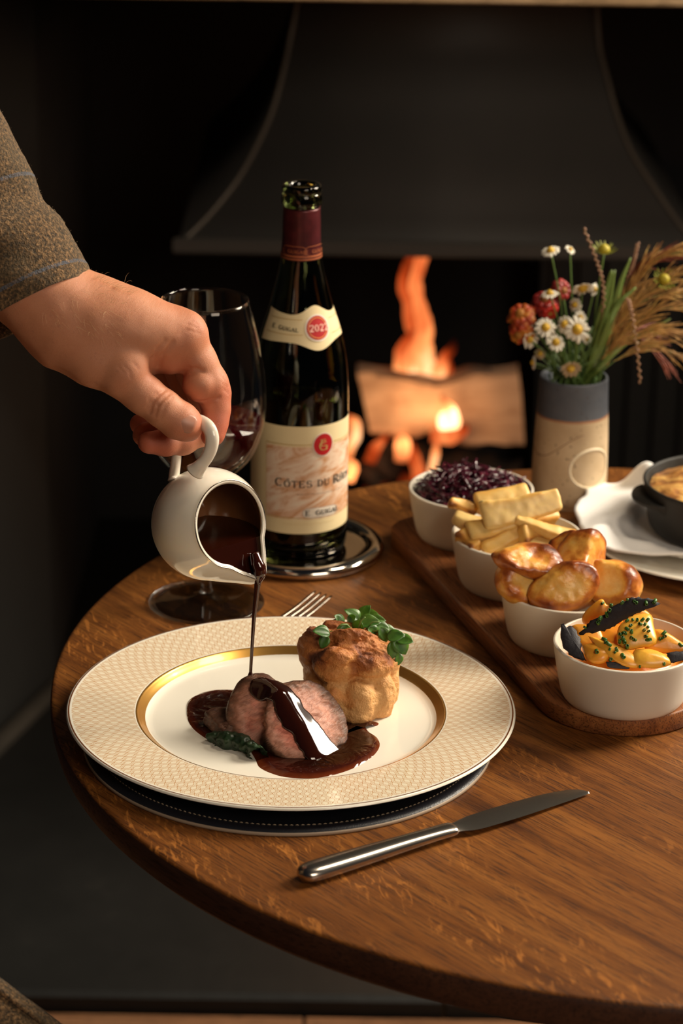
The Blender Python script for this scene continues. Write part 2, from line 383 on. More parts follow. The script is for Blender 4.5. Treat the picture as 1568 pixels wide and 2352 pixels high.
# ------------------------------------------------------------------ logs and fire
lw = N('split_log_wood'); v_ = lw.obj()
g = lw.noise(lw.map((6, 60, 60)), 1, 4, .6, .6)
lw.set(col=lw.mix(lw.ramp(lw.noise(v_, 14, 3), [(.45, (0, 0, 0)), (.7, (.5, .5, .5))]), lw.ramp(g, [(.3, (.46, .30, .19)), (.7, (.72, .52, .36))]), (.16, .08, .045)), rough=.8).bump(g, .5, .003); LOGW = lw.m
char = N('charred_wood'); char.set(col=char.ramp(char.noise(char.obj(), 30, 4), [(.4, (.008, .006, .005)), (.7, (.05, .026, .016))]), rough=.85).bump(char.noise(char.obj(), 60, 4), .6, .003); CHAR = char.m
YL = 3.42
def logprism(top, bot, Y, dep, seed):
    """split billet: front face outline given by its top and bottom edges, seen from the room; real depth behind"""
    m = 24; R = []
    def samp(pl, t):
        P = A([py(x, y, Y) for x, y in pl]); k = np.linspace(0, 1, len(P)); return A([np.interp(t, k, P[:, i]) for i in range(3)]).T
    t = np.linspace(0, 1, m); tp = samp(top, t); bt = samp(bot, t)
    tp[:, 1] += .012*np.sin(t*5+seed)
    ring = [bt+[0, .003, .004], bt*.65+tp*.35+[0, -.004, 0], bt*.3+tp*.7+[0, -.004, 0], tp+[0, .003, -.003], tp+[0, .02, .004], tp*.9+bt*.1+[0, dep*.8, 0], tp*.55+bt*.45+[0, dep, 0], bt+[0, dep*.7, 0], bt+[0, .02, -.004]]
    V = np.stack(ring, 1).reshape(-1, 3); n = len(ring)
    V = V+fbm(V, 28, 3, seed)[:, None]*A([.002, .004, .004])
    f = [(i*n+j, i*n+(j+1) % n, (i+1)*n+(j+1) % n, (i+1)*n+j) for i in range(m-1) for j in range(n)]
    f += [tuple(range(n))[::-1], tuple((m-1)*n+j for j in range(n))]
    return V, [q[::-1] for q in f]
v, f = logprism([(820, 855), (905, 862), (1010, 878), (1090, 862), (1192, 858)], [(850, 1000), (930, 1010), (995, 1000), (1080, 1028), (1206, 1024)], YL, .09, 3)
sharp(obj('split_log', v, f, LOGW, org=(.12, YL, .28), label='large pale split log lying across the top of the fire', cat='log', group='logs in the fire'))
for i, (a, b, r, lab) in enumerate([((830, 1110), (925, 1020), .030, 'dark charred log leaning left of centre under the pale log'), ((905, 1018), (1010, 1120), .026, 'charred log sloping down to the right under the pale log'),
                                    ((985, 1075), (1190, 1095), .026, 'blackened log lying low at the right of the fire'), ((780, 1120), (980, 1125), .028, 'blackened log lying lowest behind the table edge')]):
    p, q = py(*a, YL+.03+.02*i), py(*b, YL+.05+.01*i)
    t = np.linspace(0, 1, 14)[:, None]; v, f = tube(p*(1-t)+q*t, r*(1+.1*np.sin(np.arange(14)*1.3+i)), 16)
    v = v+fbm(v, 30, 3, i)[:, None]*.006
    obj('charred_log', v, f, CHAR, label=lab, cat='log', group='logs in the fire')
def flame_mat(name, c0, c1, st, al=.9):
    w = N(name); w.t.nodes.remove(w.b)
    h = w.att('hotness'); n = w.noise(w.map((1, 1, .45)), 34, 3, .6, .6)
    hh = w.ma('ADD', h, w.ma('MULTIPLY', w.ma('SUBTRACT', n, .5), .7))
    col = w.ramp(hh, [(0., c0), (.42, c1), (.8, (1, .30, .085)), (1, (1, .52, .24))])
    em = w.n('ShaderNodeEmission', {0: col, 1: w.ma('MULTIPLY', w.ma('POWER', w.ma('MAXIMUM', hh, .03), 1.4), st)})
    tr = w.n('ShaderNodeBsdfTransparent'); mx = w.n('ShaderNodeMixShader', {0: w.ramp(hh, [(.05, (.02,)*3), (.4, (al,)*3)]), 1: tr.outputs[0], 2: em.outputs[0]})
    w.t.links.new(mx.outputs[0], w.out.inputs[0]); return w.m
FLA = flame_mat('flame', (.25, .012, .003), (.9, .10, .016), 2.1)
FLB = flame_mat('flame_hot', (.6, .06, .010), (1, .25, .07), 4.5, 1.)
def flame(pts, Y, lab, mat=FLA, heat=None, flat=.5):
    """pts: (x, y, half width) traced up the tongue of fire, given real thickness by a flattened tube"""
    P = A([list(py(x, y, Y))+[w*3.45/5897] for x, y, w in pts]); P = smooth_prof(P, 6); m = len(P)
    v, f = tube(P[:, :3], P[:, 3], 16, flat, up=(0, 1, 0))
    s = np.repeat(np.linspace(0, 1, m), 16); v = v+fbm(v, 45, 2, int(pts[0][0]))[:, None]*A([.003, .002, .003])
    ht = np.interp(s, np.linspace(0, 1, 5), heat or [1., .85, .6, .4, .1]); return obj('flame', v, f, mat, attrs={'hotness': ht}, label=lab, cat='flame', group='flames')
YF = YL+.045
flame([(950, 878, 40), (938, 850, 34), (950, 815, 24), (958, 780, 20), (952, 740, 17), (938, 700, 16), (925, 660, 15), (935, 620, 14), (948, 585, 12), (955, 560, 5)], YF, 'tall left strand of the highest flame, reaching the hood', heat=[.9, .75, .5, .38, .3])
flame([(970, 880, 44), (975, 850, 32), (972, 800, 20), (975, 760, 20), (972, 720, 17), (958, 680, 14), (955, 640, 14), (966, 600, 16), (972, 570, 12), (975, 550, 4)], YF-.01, 'brightest tall flame curling up to the hood', heat=[1.1, .8, .62, .62, .55])
flame([(930, 882, 30), (925, 850, 24), (920, 810, 15), (935, 780, 10), (948, 758, 3)], YF-.02, 'short flame at the left foot of the tall flame', heat=[1, .9, .6, .4, .2])
flame([(990, 880, 30), (1008, 850, 20), (1022, 820, 13), (1038, 800, 10), (1046, 775, 4)], YF-.015, 'small flame licking to the right above the pale log', heat=[1, .8, .45, .25, .1])
flame([(1012, 880, 22), (1028, 862, 16), (1030, 840, 8), (1024, 822, 2)], YF, 'low orange flame at the right end of the fire crest', heat=[.6, .5, .4, .3, .1])
flame([(1030, 985, 22), (1030, 962, 26), (1030, 945, 20), (1020, 925, 8), (1010, 905, 3)], YL-.03, 'white-hot flame licking over the front of the pale log', FLB, [1, 1, 1, .5, .1])
flame([(985, 1005, 14), (1025, 1000, 26), (1060, 985, 18), (1075, 970, 5)], YL-.022, 'orange glow flame under the hot spot on the log', FLA, [.5, .7, .6, .4, .1])
flame([(800, 1100, 16), (804, 1075, 15), (795, 1050, 8), (793, 1035, 2)], YL-.02, 'small bright flame at the lower left behind the bottle label', FLB, [.8, .8, .6, .3, .1])
flame([(800, 1050, 8), (808, 1020, 12), (820, 995, 13), (810, 972, 12), (795, 958, 6)], YL-.01, 'hooked flame beside the bottle', FLA, [.7, .9, .95, .8, .5])
flame([(850, 1060, 14), (862, 1030, 14), (880, 1010, 8), (895, 998, 2)], YL-.01, 'dull orange flame left under the pale log', FLA, [.35, .45, .6, .4, .2])
flame([(920, 1060, 14), (925, 1030, 20), (920, 1010, 16), (915, 998, 5)], YL-.01, 'bright flame under the middle of the pale log', FLB, [.3, .6, .8, .6, .3])
flame([(960, 1110, 18), (955, 1070, 14), (945, 1040, 12), (935, 1010, 5)], YL-.0, 'red flame running down between the charred logs', FLA, [.5, .55, .5, .4, .2])
flame([(985, 1120, 10), (990, 1080, 9), (998, 1040, 8), (1003, 1005, 4)], YL-.012, 'thin bright flame standing beside the cabbage bowl rim', FLA, [.8, .9, .9, .7, .4])
flame([(940, 1140, 26), (935, 1110, 24), (930, 1090, 10), (930, 1080, 3)], YL+.0, 'dim red flame at the foot of the fire', FLA, [.35, .35, .3, .2, .1])
flame([(865, 1140, 40), (870, 1105, 26), (865, 1080, 10), (862, 1070, 3)], YL+.02, 'dim ember glow flame low at the left of the fire', FLA, [.22, .2, .18, .15, .1])
pl = bpy.data.lights.new('fire_light', 'POINT'); pl.energy = .9; pl.color = (1, .50, .22); pl.shadow_soft_size = .06
po = bpy.data.objects.new('fire_light', pl); COL.objects.link(po); po.location = (.105, YL-.09, .40)

# ------------------------------------------------------------------ round table
TC = A([.2464, 1.7401]); TR = .4583
tb = thing('round_table', 'round oak pedestal table carrying the whole meal', 'table', (TC[0], TC[1], 0))
v, f = lathe([(0, .7195), (.425, .7195), (.4415, .7205), (.4515, .7235), (.4565, .729), (TR, .737), (TR+.0002, .744), (TR-.0004, .7485), (TR-.0018, .7497), (TR-.004, .75), (.30, .75), (0, .75)], 256, (TC[0], TC[1], 0))
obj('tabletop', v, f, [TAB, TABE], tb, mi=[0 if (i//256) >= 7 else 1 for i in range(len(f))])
tabo = bpy.data.objects['tabletop']; sharp(tabo, 60)
obj('column', *lathe([(0, .03), (.05, .03), (.042, .08), (.036, .3), (.036, .62), (.06, .69), (.13, .705), (.13, .7195), (0, .7195)], 48, (TC[0], TC[1], 0)), BLACK, tb)
obj('base', *lathe([(0, 0), (.27, 0), (.275, .006), (.27, .014), (.1, .024), (.05, .034), (0, .034)], 64, (TC[0], TC[1], 0)), BLACK, tb)
bp_ = py(1140, 2322, 1.345)
obj('bracket', *lathe([(0, -.009), (.004, -.0085), (.009, -.005), (.011, 0), (0, 0)], 20, (bp_[0], 1.352, .7205)), BLACK, tb)

# ------------------------------------------------------------------ place mat, plate
MC = A([-.035, 1.6262, .75]); MR = .1435
leather = N('black_leather'); leather.set(col=(.010, .012, .018), rough=.42).bump(leather.n('ShaderNodeTexVoronoi', {'Vector': leather.obj(), 'Scale': 900}).outputs[0], .25, .0004)
mt = thing('place_mat', 'round black leather place mat with cream stitching under the plate', 'place mat', MC)
v, f = lathe([(0, .0022), (MR-.014, .0022), (MR-.010, .0042), (MR-.004, .0044), (MR-.0012, .0034), (MR-.0006, .0026)], 200, MC)
obj('leather_top', v, f, leather.m, mt)
v, f = lathe([(0, 0), (MR-.001, 0), (MR, .0006), (MR, .0022), (MR-.0008, .0028), (MR-.002, .0028)], 200, MC)
obj('edge_band', v, f, simple('tan_edge', (.36, .27, .19), .55), mt, label='worn tan cut edge of the leather')
st_ = []
for k in range(230):
    a = 2*pi*k/230; c = MC+A([(MR-.0086)*cos(a), (MR-.0086)*sin(a), .00455]); tdir = A([-sin(a), cos(a), 0])
    st_.append(tube([c-tdir*.00125-[0, 0, .0004], c, c+tdir*.00125-[0, 0, .0004]], [.0002, .00034, .0002], 6))
obj('stitching', *join(st_), simple('cream_thread', (.35, .27, .18), .7), mt, kind='stuff', label='cream stitches around the mat edge')

PC = A([-.0335, 1.6467, .7522]); PR = .158
pm = N('patterned_china')
xyz = pm.n('ShaderNodeSeparateXYZ', {0: pm.obj()}); X, Y, Z = xyz.outputs
r = pm.ma('SQRT', pm.ma('ADD', pm.ma('MULTIPLY', X, X), pm.ma('MULTIPLY', Y, Y))); th = pm.ma('ARCTAN2', Y, X)
def fold(x): return pm.ma('ABSOLUTE', pm.ma('SUBTRACT', pm.ma('FRACT', x), .5))     # 0..0.5
u = fold(pm.ma('MULTIPLY', th, 92/(2*pi)))
vv = pm.ma('MULTIPLY', r, 1/.0084); tri = pm.ma('MULTIPLY', fold(vv), 2)             # 0..1
wv = pm.ma('MINIMUM', pm.ma('MAXIMUM', pm.ma('SUBTRACT', pm.ma('MULTIPLY', tri, 1.6), .30), 0.), 1.)
def line(c0, amp, w):
    d = pm.ma('ABSOLUTE', pm.ma('SUBTRACT', u, pm.ma('ADD', pm.ma('MULTIPLY', wv, amp), c0)))
    return pm.ma('MULTIPLY', pm.ma('SUBTRACT', 1., pm.ma('SMOOTH_MIN', pm.ma('DIVIDE', d, w), 1., .3)), 1.5)
ln = pm.ma('MINIMUM', pm.ma('MAXIMUM', line(.02, .20, .036), pm.ma('MAXIMUM', line(.28, .20, .036), line(.15, .20, .022))), 1.)
inr = pm.ma('MULTIPLY', pm.ma('GREATER_THAN', r, .1105), pm.ma('LESS_THAN', r, .1545))
china = (.88, .84, .73)
c = pm.mix(pm.ma('MULTIPLY', ln, inr), pm.mix(inr, china, (.84, .75, .58)), (.52, .24, .065))
gold = pm.ma('MULTIPLY', pm.ma('GREATER_THAN', r, .1030), pm.ma('LESS_THAN', r, .1098))
brn = pm.ma('MULTIPLY', pm.ma('GREATER_THAN', r, .1560), pm.ma('LESS_THAN', r, .1571))
c = pm.mix(gold, c, (.78, .42, .10)); c = pm.mix(brn, c, (.16, .06, .025))
pm.set(col=c, rough=pm.ma('ADD', pm.ma('MULTIPLY', gold, .16), .12), metal=pm.ma('MULTIPLY', gold, .9), coat=.3)
prof = smooth_prof([(0, .0055), (.06, .0055), (.092, .0056), (.0995, .0062), (.1035, .0082), (.1075, .0112), (.1105, .0124), (.125, .0134), (.145, .0148), (.155, .0156), (.1572, .0156), (.1582, .0148), (.1578, .0138), (.150, .0126), (.125, .0102), (.110, .0072), (.100, .0036), (.094, .0018), (.090, .0), (.087, .0), (.085, .0020), (0, .0024)], 4)
plt = obj('dinner_plate', *lathe(prof, 256, PC), pm.m, org=PC, label='large cream dinner plate with honeycomb rim and gold band, holding the roast beef', cat='plate')
PZ = PC[2]+.0055

# ------------------------------------------------------------------ roast beef, gravy, greens, yorkshire pudding
bm_ = N('roast_beef'); dn = bm_.att('pink'); o_ = bm_.obj()
fb_ = bm_.noise(bm_.map((1, 1, 1), (.5, .6, .2)), 160, 3, .6)
fib = bm_.noise(bm_.n('ShaderNodeMapping', {'Vector': bm_.map((1, 1, 1), (.3, .5, .1)), 'Scale': (100, 100, 420)}).outputs[0], 1, 4, .6, 1.2)
k = bm_.ma('ADD', dn, bm_.ma('MULTIPLY', bm_.ma('SUBTRACT', fb_, .5), .5))
c = bm_.ramp(k, [(.0, (.06, .026, .015)), (.13, (.15, .075, .045)), (.30, (.34, .150, .095)), (.50, (.60, .30, .22)), (.75, (.78, .28, .20)), (1, (.76, .22, .15))])
c = bm_.mix(bm_.ma('MULTIPLY', bm_.ramp(fib, [(.35, (1, 1, 1)), (.5, (0, 0, 0))]), .35), c, (.2, .06, .04))
c = bm_.mix(bm_.ma('MULTIPLY', bm_.ramp(fib, [(.55, (0, 0, 0)), (.72, (1, 1, 1))]), .22), c, (.62, .28, .20))
bm_.set(col=c, rough=.50, spec=.35, sss=.12, sssr=(.006, .002, .001), ssss=1.).bump(fib, .8, .0012); BEEF = bm_.m
def nz(v): v = A(v, float); return v/np.linalg.norm(v)
def beef(P, c, r, cuts, seed, k=.0015):
    d0 = ellip(P, c, r); d = d0
    for p, n in cuts:
        n = nz(n); t = (P-A(p))@n
        wob = fbm(np.stack([P@nz([1, .3, .1]), P@nz([-.3, 1, .2]), (P@nz([0, .1, 1]))*2.6], -1), 120, 2, seed)*.0011
        d = smax(d, t+wob, k)
    return d, d0
PXB = lambda x, y, z: pz(x, y, z)
e1 = pz(672, 1640, .777)          # a point on the ridge of the front slice
Bc = pz(690, 1668, .772); Br = (.034, .036, .0225)
nB = nz([-.42, -.84, .22]); nC = nz([.80, -.16, .56])
ridge = A([pz(628, 1558, .7935), pz(668, 1580, .795), pz(705, 1618, .7905), pz(738, 1670, .781), pz(752, 1712, .768)])
nB, nC, nA = nz([-.03, -.74, .66]), nz([.56, -.35, .75]), nz([-.34, -.76, .55])
RG = A([-.0425, 1.620, .7985]), A([-.0150, 1.592, .7665])                 # the ridge between the two cut faces of the front piece
slices = [
  ('beef_slice', 'front beef piece with the broad pink cut face, gravy running over its ridge', A([-.0245, 1.6225, .7725]), (.0325, .037, .0325), [(RG[1], nB), (RG[1], nC), (A([-.0515, 1.61, .77]), (-1, -.05, .12)), (A([-.02, 1.62, .7995]), (0, .1, 1))], 1),
  ('beef_slice', 'browned beef slice left of the front piece, glazed dark on top', A([-.0560, 1.6330, .7735]), (.0225, .034, .0300), [(A([-.060, 1.6170, .775]), nA), (A([-.056, 1.63, .8000]), (-.1, -.2, 1)), (A([-.037, 1.62, .78]), (1, .2, -.1))], 2),
  ('beef_end_piece', 'small brown end piece of beef at the left of the slices', A([-.0810, 1.6340, .7655]), (.0170, .018, .0125), [(pz(482, 1640, .765), (-.85, -.5, .1)), (pz(512, 1608, .7745), (-.1, -.2, 1))], 4)]
MS = A([0, -.0125, -.0035])
slices = [(n_, l_, A(c_)+MS, r_, [(A(p_)+MS, q_) for p_, q_ in cu], sd) for n_, l_, c_, r_, cu, sd in slices]; RG = RG[0]+MS, RG[1]+MS
def slice_fn(s): return lambda P: beef(P, s[2], s[3], s[4], s[5])[0]
for s in slices:
    fn = slice_fn(s); c0, rr = A(s[2]), A(s[3])
    fz = lambda P, fn=fn: np.maximum(fn(P)+fbm(P, 160, 2, 9)*.0005, PZ+.0016-P[..., 2])
    v, f = surfnet(fz, c0-rr-.004, c0+rr+.004, .0007)
    dc = ellip(v, s[2], s[3]); pk = np.clip(-dc/.0150, 0, 1)**.8
    if s[0] != 'beef_slice': pk *= .25
    if s[5] == 2: pk *= .62
    if s[5] == 1: sd_ = (v-RG[1])@nz(nC)-(v-RG[1])@nz(nB); pk *= np.clip(.70-sd_*120, .44, 1.)
    obj(s[0], v, f, BEEF, attrs={'pink': pk}, label=s[1], cat='beef', group='sliced roast beef')
def allbeef(P):
    d = None
    for s in slices[:2]:
        q = slice_fn(s)(P); d = q if d is None else smin(d, q, .004)
    return d
gv = N('dark_gravy'); gv.set(col=(.020, .0035, .0015), rough=.07, spec=.6, coat=.5, coatr=.03); gv.bump(gv.noise(gv.obj(), 22, 1), .10, .002); GRAVY = gv.m
gp = N('gravy_pool'); th_ = gp.att('thick'); gp.set(col=gp.ramp(th_, [(0, (.14, .028, .008)), (.35, (.040, .006, .003)), (1, (.014, .003, .0015))]), rough=.08, spec=.45)
gp.bump(gp.noise(gp.obj(), 45, 2, .5, 1.5), .35, .004); GPOOL = gp.m
def blob(outline, z, h, rings=16):
    P = smooth_prof(A([list(pz(x, y, z)) for x, y in outline]+[list(pz(*outline[0], z))]), 8)[:-1]; c = P.mean(0); n = len(P); V = []; tk = []
    for i in range(rings):
        t = i/(rings-1); s = 1-t*.97; e = min(1, t/.22); V.append(c+(P-c)*s+[0, 0, 1]*A(h*math.sqrt(max(0, 1-(1-e)**2)))); tk += [min(1., t/.3)]*n
    V = np.vstack(V); f = [(i*n+j, i*n+(j+1) % n, (i+1)*n+(j+1) % n, (i+1)*n+j) for i in range(rings-1) for j in range(n)]
    f.append(tuple((rings-1)*n+j for j in range(n)))
    if np.cross(P[1]-P[0], P[2]-P[1])[2] < 0: pass
    return V, f, tk
pool = thing('gravy', 'glossy dark gravy pooled on the plate and draped over the beef', 'gravy', (*(pz(700, 1720, PZ)[:2]), PZ))
for nm, ol, h in (('pool', [(560, 1700), (585, 1742), (600, 1766), (655, 1786), (730, 1788), (800, 1770), (850, 1742), (871, 1716), (866, 1695), (846, 1680), (838, 1664), (862, 1668), (868, 1660), (840, 1655), (790, 1650), (700, 1650), (600, 1665)], .0023),
                  ('pool', [(428, 1640), (430, 1615), (445, 1600), (480, 1587), (530, 1584), (585, 1592), (600, 1640), (560, 1690), (500, 1702), (483, 1702), (450, 1680), (434, 1660)], .0018)):
    v, f, tk = blob(ol, PZ, h); o = obj(nm, v, f, GPOOL, pool, attrs={'thick': tk})
RM = [RG[0]*(1-t)+RG[1]*t for t in (-.08, .25, .5, .75, 1.12)]
dr = [(RM[0]+[.002, .004, 0], .0085), (RM[1]+[.004, .001, 0], .0105), (RM[2]+[.005, .001, 0], .0115), (RM[3]+[.007, .001, 0], .0135), (RM[4]+[.008, .002, -.002], .0160)]
reg = lambda P: smin(chain(P, dr, .004), chain(P, [(A([-.0640, 1.628, .801])+MS, .0060), (A([-.055, 1.626, .801])+MS, .0105), (A([-.044, 1.624, .801])+MS, .0090)], .004), .003)+fbm(P, 130, 2, 5)*.0016
def drape(P): 
    d = None
    for q_ in slices[:2]:
        e_ = ellip(P, q_[2], q_[3])
        for p_, n_ in q_[4]: e_ = smax(e_, (P-A(p_))@nz(n_), .004)
        d = e_ if d is None else smin(d, e_, .006)
    return smax(d-.0017+fbm(P, 42, 2, 3)*.0009, reg(P), .0020)
v, f = surfnet(drape, A([-.085, 1.570, .757]), A([.012, 1.660, .812]), .0007)
obj('gravy_coat', v, f, GRAVY, pool)

spi = N('wilted_spinach'); spi.set(col=spi.ramp(spi.noise(spi.obj(), 120, 3), [(.3, (.006, .016, .007)), (.7, (.02, .05, .018))]), rough=.4); SPI = spi.m
rnd = random.Random(4)
sp_ = lambda P: chain(P, [(pz(488, 1694, PZ+.003), .004), (pz(520, 1702, PZ+.004), .006), (pz(555, 1708, PZ+.004), .006), (pz(585, 1726, PZ+.004), .005), (pz(610, 1742, PZ+.003), .004)], .002)+fbm(P, 210, 3, 2)*.0022
v, f = surfnet(sp_, pz(480, 1700, PZ)-[.005, .03, .002], pz(620, 1720, PZ)+[.01, .03, .014], .0008)
obj('wilted_spinach', v, f, SPI, label='dark wilted spinach peeking out under the beef', cat='spinach')

ym = N('baked_batter'); bk = ym.att('bake'); nn = ym.noise(ym.obj(), 190, 4, .6)
kk = ym.ma('ADD', bk, ym.ma('MULTIPLY', ym.ma('SUBTRACT', nn, .5), .55))
ym.set(col=ym.ramp(kk, [(0, (.70, .38, .14)), (.35, (.62, .27, .075)), (.62, (.46, .155, .034)), (.88, (.24, .066, .015)), (1, (.09, .022, .007))]), rough=.62, sss=.06, sssr=(.005, .003, .001), ssss=1.).bump(ym.ma('ADD', nn, ym.noise(ym.obj(), 650, 3)), .8, .0011); BATTER = ym.m
yc = A([.0085, 1.668, PZ])
def pudd(P):
    d = capsule(P, yc+[0, 0, .014], yc+[.001, .002, .036], .0235, .0235)
    for i, (dx, dy, dz, rx, rz) in enumerate([(-.012, -.022, .012, .0125, .016), (.006, -.024, .013, .0125, .017), (.022, -.014, .014, .0115, .017), (.027, .004, .016, .010, .018), (-.024, -.006, .016, .011, .018), (-.022, .014, .02, .012, .022), (.015, .02, .02, .013, .02)]):
        d = smin(d, ellip(P, yc+[dx*.93, dy*.93, dz], (rx*1.05, rx*1.05, rz*1.2)), .0045)
    for i, (dx, dy, dz, rx, ry, rz) in enumerate([(-.010, -.015, .040, .018, .014, .0155), (.012, -.012, .041, .018, .015, .0150), (.024, .002, .038, .0125, .015, .015), (-.022, .006, .042, .015, .018, .021), (-.006, .018, .044, .020, .014, .021), (.016, .018, .044, .016, .014, .017)]):
        d = smin(d, ellip(P, yc+[dx, dy, dz*.93], (rx, ry, rz*.88)), .0022)
    top = np.clip((P[..., 2]-yc[2]-.035)/.02, 0, 1)
    Q = np.stack([P[..., 0]*.6+P[..., 1]*.5, P[..., 1], P[..., 2]*1.5], -1)
    d = d+fbm(Q, 62, 3, 11)*.0030*(.6+.7*top)+np.abs(fbm(Q, 130, 3, 5))*.0026*(.25+top)+fbm(P, 420, 2, 6)*.0004
    return np.maximum(d, yc[2]-P[..., 2]+.0004)
v, f = surfnet(pudd, yc-[.045, .045, .002], yc+[.045, .045, .075], .0009)
zz = (v[:, 2]-yc[2])/.054
bake_shade = np.clip((zz-.48)*1.5, 0, 1)*.75+.13*np.abs(fbm(v, 60, 2, 3))+np.clip((.10-zz)*4, 0, 1)*.5+np.clip(-(v[:, 0]-yc[0]+.004)/.02, 0, 1)*.22+np.clip((fbm(v, 55, 2, 8)-.35)*1.2, 0, .4)  # browning by height and noise, plus shade painted into the left side
obj('yorkshire_pudding', v, f, BATTER, attrs={'bake': bake_shade}, label='tall golden-brown yorkshire pudding behind the beef on the plate', cat='yorkshire pudding')

# ------------------------------------------------------------------ watercress garnish: every leaf a part
lf = N('cress_leaf'); ln_ = lf.noise(lf.obj(), 160, 2)
lf.set(col=lf.ramp(ln_, [(.3, (.022, .075, .010)), (.7, (.075, .19, .028))]), rough=.38, sss=.1, sssr=(.002, .003, .001), ssss=1.); LEAF = lf.m
stm = simple('cress_stem', (.20, .33, .10), .4)
def leafmesh(c, d, n, L, Wd, cup=.25, th=.00025, m=8):
    d = nz(d); n = A(n, float); n = nz(n-d*(n@d)); s = np.cross(n, d); rows_ = []
    for i in range(m+1):
        t = i/m; w = Wd*math.sin(pi*min(1, max(.02, t))**.85)**.7 if 0 < t < 1 else Wd*.05
        x = L*t
        rows_.append([A(c)+d*x+s*w*q+n*(cup*abs(q)**2*w-.35*L*t*t*cup*1.5) for q in (-1, -.5, 0, .5, 1)])
    return sheet(*strip(rows_), th, n)
cr_ = thing('watercress', 'sprig of fresh green watercress on top of the yorkshire pudding', 'garnish', (yc[0], yc[1], PZ+.055))
cress = [(742, 1452, -1, .6, 9), (760, 1462, -.7, -.5, 8), (775, 1440, -.6, .5, 10), (790, 1448, -.3, -.6, 9), (805, 1432, .2, 1, 11), (812, 1415, -.6, 1, 9), (836, 1412, .3, 1, 10), (845, 1430, .8, .4, 10), (826, 1440, 0, -.6, 10), (800, 1455, -.5, -.7, 8),
         (862, 1425, .9, .5, 8), (872, 1440, .8, -.1, 9), (890, 1452, 1, .1, 9), (905, 1462, .6, .3, 9), (918, 1478, .4, -.8, 11), (905, 1488, -.2, -1, 10), (926, 1470, 1, .2, 9), (880, 1455, .3, -.7, 8), (856, 1450, .5, -.5, 8), (745, 1472, -.4, -1, 7), (915, 1512, .1, -1, 6), (782, 1425, -.4, .6, 8), (850, 1412, .8, .7, 7)]
for i, (x, y, dx, dz, L) in enumerate(cress):
    c = pz(x, y, yc[2]+.056-.010*abs((x-830)/100)+(.003 if i % 2 else 0)); L = L*.00105
    if x > 895: c = py(x, y, yc[1]-.006)
    if x < 755: c = py(x, y, yc[1]-.010)
    d = A([dx, -.25+.3*rnd.uniform(-1, 1), dz*.8]); L *= 1.15; v, f = leafmesh(c-nz(d)*L*.5, d, [rnd.uniform(-.6, .7), -.55, .8], L*1.18, L*.48, rnd.uniform(.1, .7))
    obj('leaf', v, f, LEAF, cr_)
for a, b in (((830, 1455), (735, 1480)), ((820, 1450), (838, 1418)), ((850, 1450), (900, 1462)), ((840, 1446), (870, 1428)), ((812, 1450), (780, 1436)), ((880, 1450), (912, 1480))):
    p = pz(*a, yc[2]+.053); q = py(*b, p[1]-.006); obj('stem', *tube([p, (p+q)/2+[0, 0, .003], q], [.0006, .0006, .0005], 7), stm, cr_)

# ------------------------------------------------------------------ gravy jug, tilted to pour
JC = py(478, 1203, 1.650)                                     # centre of the round body
wv_ = nz(A([0, 0, CZ])-JC); rx_ = nz(A([1, 0, 0])-wv_*wv_[0]); up_ = np.cross(wv_, rx_)
jn = nz(.80*wv_+.60*rx_)                                       # axis of the jug, out of its mouth
js = .80*rx_-.86*up_; js = nz(js-jn*(js@jn)); jt = np.cross(jn, js)
JR, JH, JO = .0392, .0245, .0305
def mouth(t, f=1.):
    t = np.abs((t+pi) % (2*pi)-pi); ta = .93
    k = 1/np.cos(np.clip(ta-t, 0, ta-.0)); k = np.where(t < ta, k, 1.)
    k = np.maximum(1, np.minimum(k, 1.50-.30*t*t)-.04*np.exp(-((t-.62)/.22)**2))
    return 1+(k-1)*f
NJ = 128; tj = np.arange(NJ)*2*pi/NJ
def jring(h, R, f, lift=0.):
    m_ = mouth(tj, f); rr = R*m_; hh = h+lift*(m_-1)
    return JC+np.outer(np.cos(tj)*rr, js)+np.outer(np.sin(tj)*rr, jt)+np.outer(np.broadcast_to(hh, (NJ,)), jn)
def fade(h): return float(np.clip((h+.024)/(JH+.024), 0, 1)**1.6)
def jloft(rings, mats, mi=None, cap=True):
    V = np.vstack(rings); n = NJ; f = [(i*n+j, i*n+(j+1) % n, (i+1)*n+(j+1) % n, (i+1)*n+j) for i in range(len(rings)-1) for j in range(n)]
    if cap: f.append(tuple((len(rings)-1)*n+j for j in range(n)))
    return V, f
outer = []; hs = np.linspace(JH, -.0345, 30)
for h in hs: outer.append(jring(h, math.sqrt(JR**2-h**2), fade(h), .004*fade(h)))
foot = [jring(-.0352, .0175, 0), jring(-.0352, .0165, 0), jring(-.0335, .015, 0)]
inner = []; TH = .0023
for h in np.linspace(JH, -.031, 26): inner.append(jring(h, math.sqrt(max((JR-TH)**2-h**2, 1e-6)), fade(h)*.985, .004*fade(h)))
lipo = jring(JH+.0007, JO+.0003-.0004, 1, .004); lipm = jring(JH+.0012, JO-.0010, 1, .004); lipi = jring(JH+.0007, JO-.0019, .99, .004)
v1, f1 = jloft(outer[::-1]+[lipo, lipm, lipi]+inner, None)
nr_ = 30+3+26
stain = N('gravy_stained_china'); stain.set(col=stain.ramp(stain.noise(stain.obj(), 40, 2), [(.3, (.11, .038, .012)), (.7, (.17, .065, .022))]), rough=.18, coat=.3)
jug = thing('gravy_jug', 'round white china gravy jug with a platinum rim, held tilted and pouring', 'jug', JC-[0, 0, .039])
mi = []
for i in range(nr_-1):
    for j in range(NJ): 
        side = np.exp(-(((tj[j]-.62) % (2*pi))/.5)**2) if True else 0
        deep = i-33
        lim = 3+9*(1 if (.10 < ((-tj[j]) % (2*pi)) < 1.2) else 0)
        mi.append(1 if deep > lim else 0)
